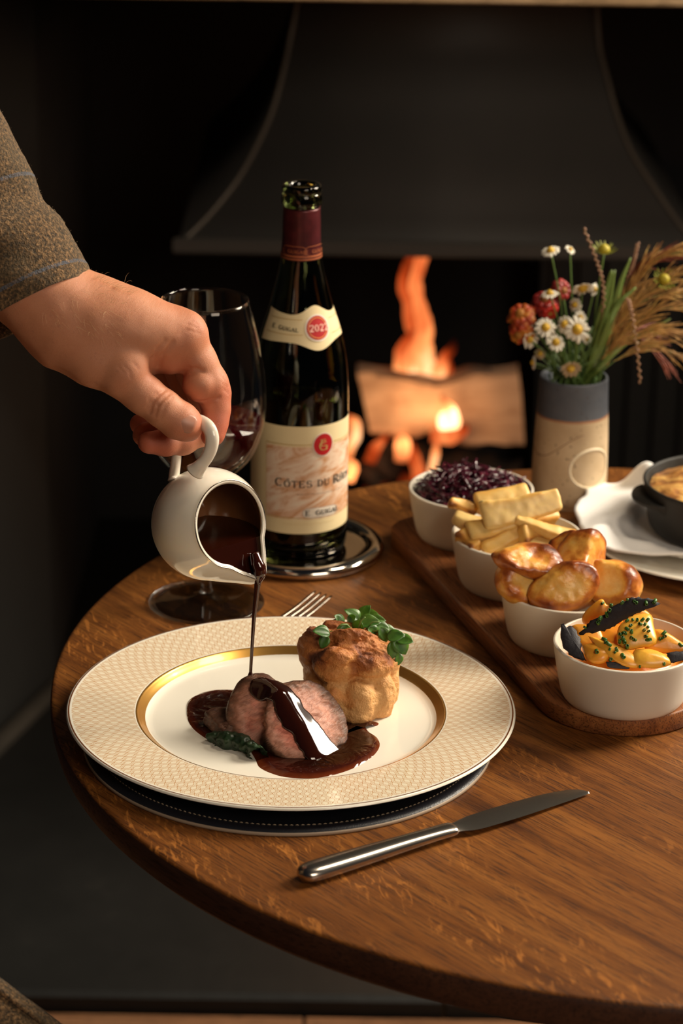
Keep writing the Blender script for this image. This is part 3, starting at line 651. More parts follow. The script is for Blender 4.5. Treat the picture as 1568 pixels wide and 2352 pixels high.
mi.append(1)
obj('body', v1, f1, [PORC, stain.m], jug, mi=mi)
v2, f2 = jloft([outer[0+29], ]+foot, None); obj('foot_ring', v2, f2, PORC, jug)
rim = jring(JH+.0011, JO-.0004, 1, .004)
v, f = tube(np.vstack([rim, rim[:2]]), .00042, 8, caps=False); obj('platinum_rim', v, f, simple('platinum', (.55, .52, .47), .18, 1.), jug, label='thin platinum line around the mouth')
HP = smooth_prof([py(*q) for q in ((447, 1084, 1.626), (460, 1070, 1.6235), (474, 1052, 1.6225), (484, 1030, 1.622), (487, 1006, 1.6225), (480, 984, 1.625), (464, 970, 1.631), (440, 964, 1.640), (418, 972, 1.650), (408, 996, 1.657), (406, 1030, 1.660), (404, 1060, 1.6605), (400, 1090, 1.659), (400, 1104, 1.657))], 6)
m = len(HP); hr = np.interp(np.linspace(0, 1, m), [0, .05, .12, .3, .5, .8, .95, 1], [.0068, .0052, .0042, .0047, .0047, .0046, .0052, .0062])
obj('handle', *tube(HP, hr, 20, .72, up=(0, 1, 0)), PORC, jug)
# gravy inside the jug: the inner volume cut at a level surface
gi = [jring(h, math.sqrt(max((JR-TH-.0004)**2-h**2, 1e-6)), fade(h)*.975, .004*fade(h)) for h in np.linspace(JH-.0022, -.030, 20)]
V, F = jloft(gi, None); F.append(tuple(range(NJ))[::-1])
import bmesh
gz = py(520, 1196, JC[1]+.026)[2]
bm = bmesh.new(); vs = [bm.verts.new(p) for p in V]; [bm.faces.new([vs[i] for i in q]) for q in F]
res = bmesh.ops.bisect_plane(bm, geom=bm.verts[:]+bm.edges[:]+bm.faces[:], plane_co=(0, 0, gz), plane_no=(0, 0, 1), clear_outer=True)
bmesh.ops.holes_fill(bm, edges=[e for e in bm.edges if e.is_boundary]); bmesh.ops.recalc_face_normals(bm, faces=bm.faces[:]); bmesh.ops.triangulate(bm, faces=[q for q in bm.faces if len(q.verts) > 4])
bm.verts.index_update(); V = A([tuple(q.co) for q in bm.verts]); F = [tuple(w.index for w in q.verts) for q in bm.faces]; bm.free()
st = thing('poured_gravy', 'dark gravy filling the jug and falling in a thin stream onto the beef', 'gravy', pz(577, 1552, PZ+.04))
sharp(obj('jug_filling', V, F, GRAVY, st), 30)
tip = jring(JH, JO, 1, .004)[0]
b0 = py(588, 1292, tip[1]+.002); b1 = py(596, 1308, tip[1]-.002); YS = tip[1]-.002
SP = smooth_prof([py(584, 1270, YS+.004), py(590, 1292, YS+.001), py(596, 1306, YS), py(596, 1320, YS), py(592, 1338, YS), py(588, 1370, YS), py(583, 1420, YS), py(579, 1480, YS), py(576, 1530, YS), py(575, 1553, YS)], 6)
m = len(SP); srad = np.interp(np.linspace(0, 1, m), [0, .11, .22, .33, .44, .55, .66, .77, .95, 1], [.0032, .0044, .0046, .0042, .0024, .0018, .0014, .0012, .00115, .0022])
stg = N('gravy_stream'); stg.set(col=(.035, .006, .003), rough=.06, spec=.6, coat=.5, coatr=.03)
obj('stream', *tube(SP, srad, 16), stg.m, st)

# ------------------------------------------------------------------ the person: hand with forearm, sleeve, jacket hem
HY = 1.650
def H(x, y, d, r): return (py(x, y, HY+d), r)
thumb = [H(160, 775, .000, .0195), H(215, 825, -.008, .0175), H(280, 862, -.016, .0150), H(330, 905, -.019, .0132), H(376, 938, -.021, .0124), H(412, 966, -.021, .0126), H(430, 977, -.021, .0112)]
index = [H(423, 776, .004, .0142), H(452, 830, .004, .0128), H(482, 884, .003, .0124), H(491, 908, .003, .0112), H(496, 940, .000, .0092), H(492, 972, -.004, .0088), H(488, 998, -.008, .0082)]
middle = [H(404, 772, .026, .0145), H(455, 870, .027, .0120), H(478, 935, .026, .0105), H(462, 990, .022, .0095), H(420, 1012, .012, .0090), H(378, 1016, .003, .0088), H(343, 1017, -.002, .0078)]
ring_ = [H(378, 775, .046, .0135), H(425, 870, .048, .0112), H(445, 930, .046, .0098), H(420, 975, .038, .0090), H(375, 990, .026, .0086), H(330, 998, .018, .0080)]
pinky = [H(350, 775, .064, .0120), H(390, 860, .064, .0098), H(405, 905, .060, .0086), H(385, 945, .052, .0080), H(350, 962, .044, .0075), H(322, 974, .036, .0070)]
palm = [[H(-40, 560, .012, .0285), H(60, 645, .010, .0275), H(150, 722, .008, .0255)], [H(150, 722, .004, .0235), H(235, 745, .002, .0215), H(325, 762, .001, .0185), H(423, 776, .003, .0150)],
        [H(150, 725, .022, .0200), H(290, 745, .028, .0180), H(404, 772, .026, .0145)], [H(150, 730, .032, .0180), H(378, 775, .046, .0135)], [H(150, 740, .040, .0160), H(350, 775, .064, .0120)],
        [H(110, 690, .008, .0235), H(260, 748, .008, .0215), H(370, 772, .008, .0165)], [H(150, 752, .006, .0235), H(265, 810, .004, .0175)]]
web = [H(270, 800, .000, .0150), H(345, 815, .006, .0120)]
def hand_fn(P):
    d = None
    for c_ in palm:
        q = chain(P, c_, .016); d = q if d is None else smin(d, q, .018)
    d = smin(d, chain(P, thumb[:3], .006), .014)
    d = smin(d, chain(P, web, .004), .010)
    # interosseous swell and the fleshy pads at the base and first joint of the index finger
    d = smin(d, ellip(P, py(392, 822, HY+.001), (.0125, .012, .0115)), .0045)
    F_ = smin(chain(P, index, .004), ellip(P, py(457, 884, HY-.004), (.0118, .0105, .0118)), .0016)
    for c_ in (middle, ring_, pinky): F_ = smin(F_, chain(P, c_, .004), .0012)
    d = smin(d, F_, .0035)
    d = smin(d, chain(P, thumb[2:], .004), .0028)
    # knuckle bumps, wrist bone, thumb joint
    d = smin(d, ellip(P, py(296, 852, HY-.022), (.011, .008, .010)), .008)
    d = smin(d, ellip(P, py(432, 760, HY+.004), (.0105, .010, .0105)), .010)
    
    d = d+fbm(P, 55, 2, 31)*.0007
    for (a_, b_, dep, w_) in CREASES: d = d+dep*np.exp(-(np.maximum(capsule(P, a_, b_, 0, 0), 0)/w_)**2)
    return d
CREASES = []
def on_skin(x, y):
    """first point where the line of sight through a pixel meets the hand"""
    d_ = nz(ray(x, y)); o0 = A([0, 0, CZ]); t = np.linspace(1.55, 1.9, 900); P = o0+t[:, None]*d_; val = hand_fn(P); k_ = int(np.argmax(val < 0)) if (val < 0).any() else int(np.argmin(val))
    p = P[k_]; e = 1e-4; g_ = A([(hand_fn((p+q)[None])[0]-hand_fn((p-q)[None])[0]) for q in np.eye(3)*e]); return p, nz(g_)
found = []
for pl_, dp, w_ in (([(345, 948), (349, 926), (363, 908), (380, 896)], .0012, .0011), ([(356, 955), (362, 932), (377, 914), (392, 903)], .0011, .0010), ([(368, 960), (378, 934), (396, 912)], .0008, .0009), ([(338, 938), (343, 918), (356, 902)], .0006, .0009),
                   ([(418, 757), (434, 746), (454, 754)], .0004, .0009), ([(414, 768), (432, 758), (458, 766)], .0004, .0009), ([(424, 746), (440, 738), (452, 744)], .0003, .0008),
                   ([(419, 872), (421, 856), (434, 846), (452, 847), (466, 853)], .0012, .0012), ([(452, 921), (472, 921), (502, 913)], .0012, .0012), ([(364, 842), (374, 814), (396, 786)], .0010, .0014), ([(352, 822), (362, 800), (378, 782)], .0006, .0013),
                   ([(506, 862), (516, 876)], .0004, .0008), ([(510, 880), (522, 890)], .0005, .0008), ([(512, 894), (525, 903)], .0005, .0008), ([(282, 838), (296, 852), (300, 868)], .0004, .0009), ([(272, 842), (286, 858)], .0004, .0009), ([(306, 834), (318, 846)], .0003, .0009)):
    q_ = [on_skin(*p_)[0] for p_ in pl_]; found += [(a_, b_, dp, w_) for a_, b_ in zip(q_[:-1], q_[1:]) if np.linalg.norm(a_-b_) < .02]
CREASES += found
lo = A([-.215, 1.612, .85]); 
allp = [p for c_ in palm+[thumb, index, middle, ring_, pinky] for p, r in c_]
lo = np.min(allp, 0)-.032; hi = np.max(allp, 0)+.032
lo[0] = max(lo[0], -.265)
v, f = surfnet(hand_fn, lo, hi, .00115)
sk = N('skin'); so = sk.obj(); red = sk.att('red')
kn = sk.ma('ADD', red, sk.ma('MULTIPLY', sk.ma('SUBTRACT', sk.noise(so, 45, 4), .5), .55))
c = sk.ramp(kn, [(0, (.60, .255, .135)), (.4, (.53, .170, .085)), (1, (.46, .068, .036))])
c = sk.mix(sk.ramp(sk.noise(so, 300, 2), [(.62, (0, 0, 0)), (.75, (.35,)*3)]), c, (.40, .15, .09))
cell = sk.n('ShaderNodeTexVoronoi', {'Vector': sk.n('ShaderNodeMapping', {'Vector': so, 'Scale': (1, 1, 1.6)}).outputs[0], 'Scale': 900}, feature='DISTANCE_TO_EDGE').outputs[0]
wrk = sk.noise(sk.n('ShaderNodeMapping', {'Vector': sk.map((1, 1, 1), (0, .7, 0)), 'Scale': (90, 90, 700)}).outputs[0], 1, 3, .6, .5)
sk.set(col=c, rough=.52, sss=.16, sssr=(.008, .003, .0015), ssss=1.).bump(sk.ma('ADD', sk.ma('MULTIPLY', sk.ma('MINIMUM', cell, .12), 3.), sk.ma('MULTIPLY', wrk, .9)), .42, .00040); SKIN = sk.m
rd = np.zeros(len(v))
for (x, y, d, R, a) in ((492, 908, 0, .018, .6), (488, 985, -.004, .02, .9), (425, 978, -.02, .016, .55), (345, 1018, 0, .022, .7), (325, 985, .03, .025, .7), (440, 750, .0, .018, .3), (376, 935, -.02, .016, .2), (440, 860, 0, .02, .3), (360, 850, 0, .025, .25)):
    rd = np.maximum(rd, a*np.exp(-(np.linalg.norm(v-py(x, y, HY+d), axis=1)/R)**2))
per = thing('person', 'person at the left reaching in with the left hand to pour gravy, brown tweed jacket', 'person', (-.62, 1.52, 0))
hand = obj('hand', v, f, SKIN, per, attrs={'red': rd})
# finger nails (curved shells lying on the finger ends)
nailm = simple('finger_nail', (.50, .22, .14), .42, sss=.15, sssr=(.004, .002, .001), ssss=1.)
def nail(c, along, nrm, L, Wd, R, nm='nail'):
    along = nz(along); nrm = nz(A(nrm)-along*(A(nrm)@along)); s = np.cross(nrm, along); rows_ = []
    for i in range(9):
        t = i/8*2-1; w = Wd*(1-max(0, abs(t)-.45)**2*1.6); rows_.append([A(c)+along*t*L+s*q*w+nrm*(-(q*w)**2/(2*R)-.0006*t*t-.0004*abs(t)) for q in np.linspace(-1, 1, 9)])
    vv_, ff_ = sheet(*strip(rows_), .0006, -nrm); return obj(nm, vv_, ff_, nailm, hand)
pn, nn_ = on_skin(424, 970)
tdir = nz(py(438, 960, 0+HY)-py(392, 992, HY)) ; tdir = nz(thumb[-1][0]-thumb[-2][0])
nail(pn+nn_*.0006, tdir+.25*up_, nn_, .0082, .0066, .0100)
# sleeve
tw = N('brown_tweed'); to = tw.obj()
t1 = tw.noise(to, 520, 2, .6); t2 = tw.noise(to, 900, 2, .7); vo = tw.n('ShaderNodeTexVoronoi', {'Vector': tw.n('ShaderNodeMapping', {'Vector': tw.map((1, 1, 1), (0, .55, 0)), 'Scale': (1, 1, .4)}).outputs[0], 'Scale': 800}).outputs
c = tw.ramp(t1, [(.30, (.020, .013, .006)), (.48, (.095, .055, .022)), (.62, (.215, .120, .048)), (.78, (.42, .24, .105))])
c = tw.mix(tw.ma('MULTIPLY', tw.ramp(tw.noise(to, 28, 3), [(.4, (0, 0, 0)), (.65, (1, 1, 1))]), .35), c, (.075, .060, .030))
sl_ = tw.att('along'); ar_ = tw.att('around')
def stripe(a, c0, w): return tw.ma('LESS_THAN', tw.ma('ABSOLUTE', tw.ma('SUBTRACT', a, c0)), w)
ck = tw.ma('MAXIMUM', tw.ma('MAXIMUM', stripe(sl_, .0105, .0012), stripe(sl_, .078, .0012)), stripe(ar_, .31, .006))
c = tw.mix(tw.ma('MULTIPLY', ck, tw.ramp(t2, [(.35, (.1,)*3), (.6, (.75,)*3)])), c, (.09, .12, .17))
tw.set(col=c, rough=.9, sheen=.08).bump(tw.ma('ADD', t1, t2), .9, .0016); TW = tw.m
edge = [(215, 634, 1.), (193, 592, 1.), (175, 560, .99), (158, 530, .98), (140, 500, 1.0), (118, 478, 1.01), (97, 455, 1.), (85, 420, .98), (75, 395, .97), (40, 330, 1.02), (0, 250, 1.05), (-40, 170, 1.08), (-90, 80, 1.1), (-150, -30, 1.12), (-220, -160, 1.15), (-300, -300, 1.18)]
RS = .0555; rows_ = []; al = []; dist = 0; prev = None; ax2 = nz(A([.49, -.10, 0])+up_*-.87); e1 = nz(A([.87, 0, 0])+up_*.49); e1 = nz(e1-ax2*(e1@ax2)); e2 = np.cross(ax2, e1)
NS = 96; ts = np.arange(NS)*2*pi/NS
for i, (x, y, s) in enumerate(smooth_prof(edge, 5)):
    Y_ = HY+.018+.00006*(634-y); E = py(x, y, Y_); c_ = E-e1*RS
    if prev is not None: dist += np.linalg.norm(E-prev)
    prev = E; wr = .0016*np.sin(ts*3+y*.02)+.0022*np.sin(y*.05+ts*2)*np.sin(ts)
    rows_.append(c_+np.outer(np.cos(ts)*RS, e1)+np.outer(np.sin(ts)*(RS*.78+wr), e2)); al += [dist]*NS
sv = np.vstack(rows_); nr_ = len(rows_)
inn = [rows_[0]+(rows_[0].mean(0)-rows_[0])*.0+ax2*.0009, rows_[0]+(rows_[0].mean(0)-rows_[0])*.045+ax2*.0004]+[q+(q.mean(0)-q)*.055 for q in rows_[1:40]]
V = np.vstack([sv]+inn); n = NS; tot = [list(range(i*n, i*n+n)) for i in range(nr_+len(inn))]
order = list(range(nr_))[::-1]+list(range(nr_, nr_+len(inn))); F = []
for a, b in zip(order[:-1], order[1:]):
    for j in range(n): k_ = (j+1) % n; F.append((tot[a][j], tot[b][j], tot[b][k_], tot[a][k_]))
V = V+fbm(V, 34, 2, 2)[:, None]*.0022*e2+fbm(V, 260, 2, 4)[:, None]*.0003
al += [0.]*(len(inn)*NS); arr = list(ts/(2*pi))*(nr_+len(inn))
slv = obj('sleeve', V, F, TW, per, attrs={'along': al, 'around': arr}, label='brown tweed sleeve with fine blue check')
# loose wool fibres along the sleeve
rs = np.random.RandomState(3); fv = []; me_ = slv.data; base = ORG[per.name]
cosv = A([tuple(q.co) for q in me_.vertices])+base; nrm_ = A([tuple(q.normal) for q in me_.vertices])
for k in rs.choice(nr_*NS, 2600, replace=False):
    p = cosv[k]+rs.normal(0, .0008, 3); nn2 = nrm_[k]; L = rs.uniform(.0008, .0026); dd = nz(nn2*.7+rs.normal(0, .7, 3))
    fv.append(tube([p, p+dd*L*.5, p+dd*L+rs.normal(0, .0004, 3)], [.00007, .00006, .00003], 3, caps=False))
obj('wool_fuzz', *join(fv), simple('wool_fibre', (.30, .21, .12), .8), per, kind='stuff')
fv = []
for k in range(330):
    x = rs.uniform(70, 300); y = 640+(x-215)*.35+rs.uniform(-30, 130) if rs.rand() < .6 else 640+(x-215)*.45
    if x < 215 and y < 650+(215-x)*.55: continue
    d_ = nz(ray(x, y)); t = np.linspace(1.6, 1.9, 260); P = A([0, 0, CZ])+t[:, None]*d_; val = hand_fn(P)
    if not (val < 0).any():
        k_ = int(np.argmin(val))
        if val[k_] > .0012: continue
    else: k_ = int(np.argmax(val < 0))
    p = P[k_]; q = rs.normal(0, 1, 3); L = rs.uniform(.004, .008); g_ = nz(A([.45, -.5, -.35])+q*.35)
    if not (val < 0).any() or y < 700+(x-215)*.3: g_ = nz(A([.6, -.15, .55])+q*.3)
    fv.append(tube([p, p+g_*L*.45, p+g_*L*.8+A([.0006, 0, -.0007]), p+g_*L+A([.0012, 0, -.0018])], [.00006, .00005, .00004, .00002], 3, caps=False))
obj('arm_hair', *join(fv), simple('blond_hair', (.85, .60, .34), .35), per, kind='stuff')
# the rest of the jacket and trousers, outside the frame at the left
def body_fn(P):
    top_c = slvtop
    d = chain(P, [(A([-.68, 1.42, 1.30]), .150), (A([-.68, 1.42, 1.05]), .140), (A([-.67, 1.42, .84]), .150)], .03)
    d = smin(d, chain(P, [(A([-.62, 1.47, 1.42]), .075), (top_c, .062)], .03), .05)
    d = smin(d, chain(P, [(A([-.74, 1.33, 1.42]), .075), (A([-.80, 1.24, 1.16]), .058), (A([-.72, 1.20, .95]), .050)], .02), .04)
    return smax(d, .76-P[..., 2], .01)+fbm(P, 14, 2, 3)*.004
slvtop = rows_[-1].mean(0)
v, f = surfnet(body_fn, A([-.90, 1.10, .74]), A([-.30, 1.78, 1.54]), .008)
obj('jacket', v, f, TW, per, attrs={'along': np.full(len(v), .05), 'around': np.zeros(len(v))}, label='body of the brown tweed jacket')
tr_fn = lambda P: smin(chain(P, [(A([-.62, 1.43, .80]), .095), (A([-.60, 1.46, .45]), .072), (A([-.60, 1.45, .06]), .060)], .02), chain(P, [(A([-.73, 1.40, .80]), .095), (A([-.75, 1.36, .45]), .072), (A([-.77, 1.38, .06]), .060)], .02), .02)+fbm(P, 14, 2, 5)*.004
v, f = surfnet(lambda P: np.maximum(tr_fn(P), .045-P[..., 2]), A([-.86, 1.26, .03]), A([-.48, 1.58, .90]), .009)
obj('trousers', v, f, simple('dark_trousers', (.02, .019, .018), .85), per)
for x_, y_ in ((-.60, 1.50), (-.77, 1.44)):
    v, f = surfnet(lambda P: np.maximum(chain(P, [(A([x_, y_-.08, .045]), .042), (A([x_+.02, y_+.06, .040]), .044), (A([x_+.05, y_+.15, .025]), .036)], .02), .001-P[..., 2]), A([x_-.07, y_-.16, -.003]), A([x_+.12, y_+.22, .10]), .006)
    obj('shoe', v, f, simple('dark_leather_shoe', (.02, .012, .008), .3), per)
# jacket hem at the lower left corner
hy = 1.40; hem = [(-60, 2205), (0, 2252), (50, 2290), (95, 2322), (145, 2362), (200, 2410)]
hv = []; 
for i, (x, y) in enumerate(hem):
    p = py(x, y, hy); hv.append([p+A([-.0, 0, 0]), p+A([-.006, -.012, -.004]), p+A([-.03, -.02, -.030]), p+A([-.07, -.022, -.05]), p+A([-.16, -.022, -.045]), A([-.54, 1.33, .86-.02*len(hv)])])
tw2 = tw.m.copy(); V, F = sheet(*strip(hv), .004, (0.3, .9, -.3))
obj('jacket_hem', V, F, TW, per, attrs={'along': np.full(len(V), .05), 'around': np.zeros(len(V))}, label='edge of the tweed jacket at the lower left corner')
v, f = tube([A(r_[0])+[-.002, -.006, -.001] for r_ in hv], .0022, 10); obj('hem_seam', v, f, TW, per, attrs={'along': np.full(len(v), .05), 'around': np.zeros(len(v))})

# ------------------------------------------------------------------ wine glass
GC = A([-.1055, 1.8679, T]); 
tg = N('thin_clear_glass'); tg.t.nodes.remove(tg.b)
_l = tg.n('ShaderNodeLayerWeight', {'Blend': .5}).outputs['Facing']; _f = tg.ma('ADD', tg.ma('MULTIPLY', tg.ma('POWER', _l, 5.), .9), .035); _a = tg.n('ShaderNodeBsdfTransparent', {0: (.955, .955, .945, 1)}); _g = tg.n('ShaderNodeBsdfGlossy', {'Roughness': .015, 'Color': (1, .97, .93, 1)})
_m = tg.n('ShaderNodeMixShader', {0: _f, 1: _a.outputs[0], 2: _g.outputs[0]}); tg.t.links.new(_m.outputs[0], tg.out.inputs[0]); glass = tg.m
fg = N('foot_glass'); fg.set(col=(.95, .95, .94), rough=.02, trans=1., ior=1.47); _t2 = fg.n('ShaderNodeBsdfTransparent', {0: (.9, .9, .88, 1)}); _m2 = fg.n('ShaderNodeMixShader', {0: .82, 1: _t2.outputs[0], 2: fg.b.outputs[0]}); fg.t.links.new(_m2.outputs[0], fg.out.inputs[0])
gl = thing('wine_glass', 'tall stemmed wine glass with red wine behind the pouring hand', 'wine glass', GC)
outp = smooth_prof([(0, .0052), (.006, .0052), (.0052, .010), (.0036, .022), (.0034, .050), (.0036, .080), (.0048, .094), (.0100, .101), (.022, .110), (.036, .125), (.0440, .145), (.0470, .165), (.0462, .185), (.0425, .210), (.0375, .232), (.0333, .2495)], 5)
outp = [p for p in outp if p[1] >= .0052]
inp = smooth_prof([(.0327, .2500), (.0367, .232), (.0417, .210), (.0452, .186), (.0459, .165), (.0429, .146), (.0345, .1268), (.020, .1135), (.010, .107), (0, .1045)], 5)
foot_ = [(0, .0), (.040, .0), (.0450, .0008), (.0459, .0018), (.0452, .0028), (.035, .0034), (.018, .0045), (.009, .0070), (.0058, .010)]
bowlp = [p for p in outp if p[1] > .0101]
obj('bowl', *lathe([(0, .0985)]+[p for p in bowlp if p[1] >= .0985]+list(inp), 128, GC), glass, gl)
obj('stem', *lathe([(0, .0075)]+[(.0058, .0101)]+[p for p in bowlp if p[1] < .0985]+[(0, .0985)], 48, GC), fg.m, gl)
obj('foot', *lathe(foot_+[(0, .0102)], 128, GC), fg.m, gl)
wz = .172-.020
wl = [p for p in inp if p[1] < wz][::1]
wp = [(0, wz)]+[(np.interp(-wz, [-q[1] for q in inp], [q[0] for q in inp])-.0001, wz)]+[(max(0, q[0]-.0001), q[1]+.00005) for q in wl]
winem = simple('red_wine', (.022, .001, .002), .03, ior=1.34)
obj('wine', *lathe(wp, 96, GC), winem, org=GC+[0, 0, .1045], label='dark red wine filling the lower part of the wine glass', cat='wine')

# ------------------------------------------------------------------ wine bottle on its silver coaster
BC = A([-.0352, 1.985, .7555])
def bz(y, Y=1.985): return py(690, y, Y)[2]-BC[2]
def bpz(z): return z
bo = thing('wine_bottle', 'open dark glass bottle of red wine standing on the silver coaster', 'wine bottle', BC)
zc0, zc1 = bz(592), bz(474)
bprof = smooth_prof([(.0300, 0), (.0375, .0012), (.0393, .006), (.0397, .013), (.0397, .090), (.0395, .125), (.0388, bz(870)), (.0362, bz(800)), (.0310, bz(745)), (.0262, bz(705)), (.0215, bz(655)), (.0172, bz(605)), (.0152, bz(560)), (.0146, bz(500)), (.0143, bz(478)), (.0143, bz(470)), (.0160, bz(466)), (.0163, bz(455)), (.0156, bz(444)), (.0150, bz(440)), (.0156, bz(436)), (.0154, bz(426)), (.0138, bz(422)), (.0112, bz(422))], 5)
ip = [(.0100, bz(424)), (.0095, bz(470)), (.0105, bz(560)), (.0140, bz(605)), (.0185, bz(655)), (.0232, bz(705)), (.0280, bz(745)), (.0330, bz(800)), (.0358, bz(870)), (.0367, .125), (.0368, .02), (.030, .010), (.015, .022), (0, .028)]
bg = N('bottle_glass'); bg.set(col=(.16, .19, .07), rough=.02, trans=1., ior=1.5)
bot = [(0, .022), (.015, .015), (.026, .004), (.0300, 0)]
obj('glass_body', *lathe(bot+list(bprof[1:])+smooth_prof(ip, 4).tolist(), 128, BC), bg.m, bo)
wlev = bz(890)
wpf = [(0, .0285), (.015, .0225), (.030, .0105), (.0366, .0202), (.0366, .125)]+[(.0357, bz(875))]
wpf = [q for q in wpf if q[1] < wlev]+[(.0360, wlev), (0, wlev)]
obj('wine', *lathe(wpf, 96, BC), simple('bottled_wine', (.012, .001, .001), .05), bo, label='red wine filling the bottle to above the label')
def brad(z): 
    zz_ = bprof[:, 1]; return np.interp(z, zz_, bprof[:, 0])
cap = N('foil_capsule'); cap.set(col=cap.ramp(cap.noise(cap.obj(), 90, 3), [(.3, (.055, .008, .010)), (.7, (.11, .015, .018))]), rough=.36, metal=.35)
zs = np.linspace(bz(588), bz(474), 30); obj('foil', *lathe([(brad(zs[0])-.0002, zs[0])]+[(brad(z)+.00045, z) for z in zs]+[(brad(zs[-1])-.0002, zs[-1])], 96, BC), cap.m, bo, label='dark red foil capsule')
copper = simple('copper_print', (.45, .13, .05), .45, .3)
for y0, y1 in ((577, 580), (583, 586)): obj('foil_line', *lathe([(brad(bz(y))+.0007, bz(y)) for y in np.linspace(y1, y0, 3)], 96, BC), copper, bo)
# wrapped flat shapes: position by angle around the bottle (0 = towards the camera, positive to the right) and height
CA = math.atan2(-BC[1], -BC[0])
def wrap(s, z, off, rf=brad):
    a = CA+np.asarray(s); rr = rf(np.asarray(z))+off
    return np.stack([BC[0]+rr*np.cos(a), BC[1]+rr*np.sin(a), BC[2]+np.asarray(z)], -1)
def patch(s0, s1, lo_, hi_, off, ns=60, nz_=10, th=.00012):
    s = np.linspace(s0, s1, ns); rows2 = []
    for k in range(nz_+1):
        z = np.array([lo_(q)+(hi_(q)-lo_(q))*k/nz_ for q in s]); rows2.append(wrap(s, z, off))
    V, F = strip(rows2); return V, F
lb = N('paper_label'); lo2 = lb.obj()
arts = lb.ramp(lb.noise(lb.n('ShaderNodeMapping', {'Vector': lb.map((1, 1, 1), (.2, .5, 0)), 'Scale': (28, 28, 75)}).outputs[0], 1, 4, .65, 1.2), [(.38, (.60, .28, .12)), (.52, (.80, .58, .42)), (.66, (.84, .72, .56))])
inside = lb.att('art'); lb.set(col=lb.mix(inside, (.80, .66, .38), arts), rough=.55); LAB = lb.m
AC = R_(26)
fz0, fz1 = py(690, 1226, 1.946)[2]-BC[2], py(690, 980, 1.946)[2]-BC[2]
V, F = patch(AC-R_(112), AC+R_(72), lambda q: fz0, lambda q: fz1, .0002, 120, 40)
aa = np.tile(np.linspace(AC-R_(112), AC+R_(72), 120), 41); zz = V[:, 2]-BC[2]
art = ((aa > AC-R_(68)) & (aa < AC+R_(68)) & (zz > fz0+.0120) & (zz < fz1-.0165)).astype(float)
flab = obj('front_label', V, F, LAB, bo, attrs={'art': art}, label='cream front label with a red seal')
ink = simple('black_ink', (.02, .016, .014), .6); redp = simple('red_print', (.46, .001, .005), .6); goldp = simple('gold_print', (.55, .36, .12), .5); paper = simple('white_print', (.82, .74, .62), .6); pinkp = simple('pale_red_print', (.85, .45, .36), .5)
def disc(ac, zc, rs_, rz, off, mat, nm, parent, inner=0.):
    n = 48; t = np.arange(n)*2*pi/n; L = []
    for k in ([1., .75, .5, .25, .02] if not inner else [1., inner]): L.append(wrap(ac+rs_*k*np.cos(t), zc+rz*k*np.sin(t), off))
    V = np.vstack(L); F = [(i*n+j, i*n+(j+1) % n, (i+1)*n+(j+1) % n, (i+1)*n+j) for i in range(len(L)-1) for j in range(n)]
    return obj(nm, V, F, mat, parent)
def wline(s0, s1, z, w, off, mat, nm, parent, z1=None):
    n = 30; s = np.linspace(s0, s1, n); zc = np.linspace(z, z if z1 is None else z1, n)
    V, F = strip([wrap(s, zc-w/2, off), wrap(s, zc+w/2, off)]); return obj(nm, V, F, mat, parent)
lz = lambda y: fz1+(fz0-fz1)*(y-980)/246.
disc(R_(28.5), lz(1023), .232, .0101, .0006, paper, 'seal_ring', flab); disc(R_(28.5), lz(1023), .212, .0092, .0008, redp, 'seal', flab)
for s0, s1, z in ((AC-R_(68), R_(28.5)-.25, lz(1021)), (R_(28.5)+.25, AC+R_(68), lz(1021)), (AC-R_(68), R_(12), lz(1189)), (R_(47), AC+R_(68), lz(1189))):
    wline(s0, s1, z, .0006, .0006, goldp, 'rule', flab)
V, F = strip([wrap(np.full(12, AC-R_(68)+q), np.linspace(lz(1189), lz(1021), 12), .0006) for q in (-.004, .004)]); obj('rule', V, F, goldp, flab)
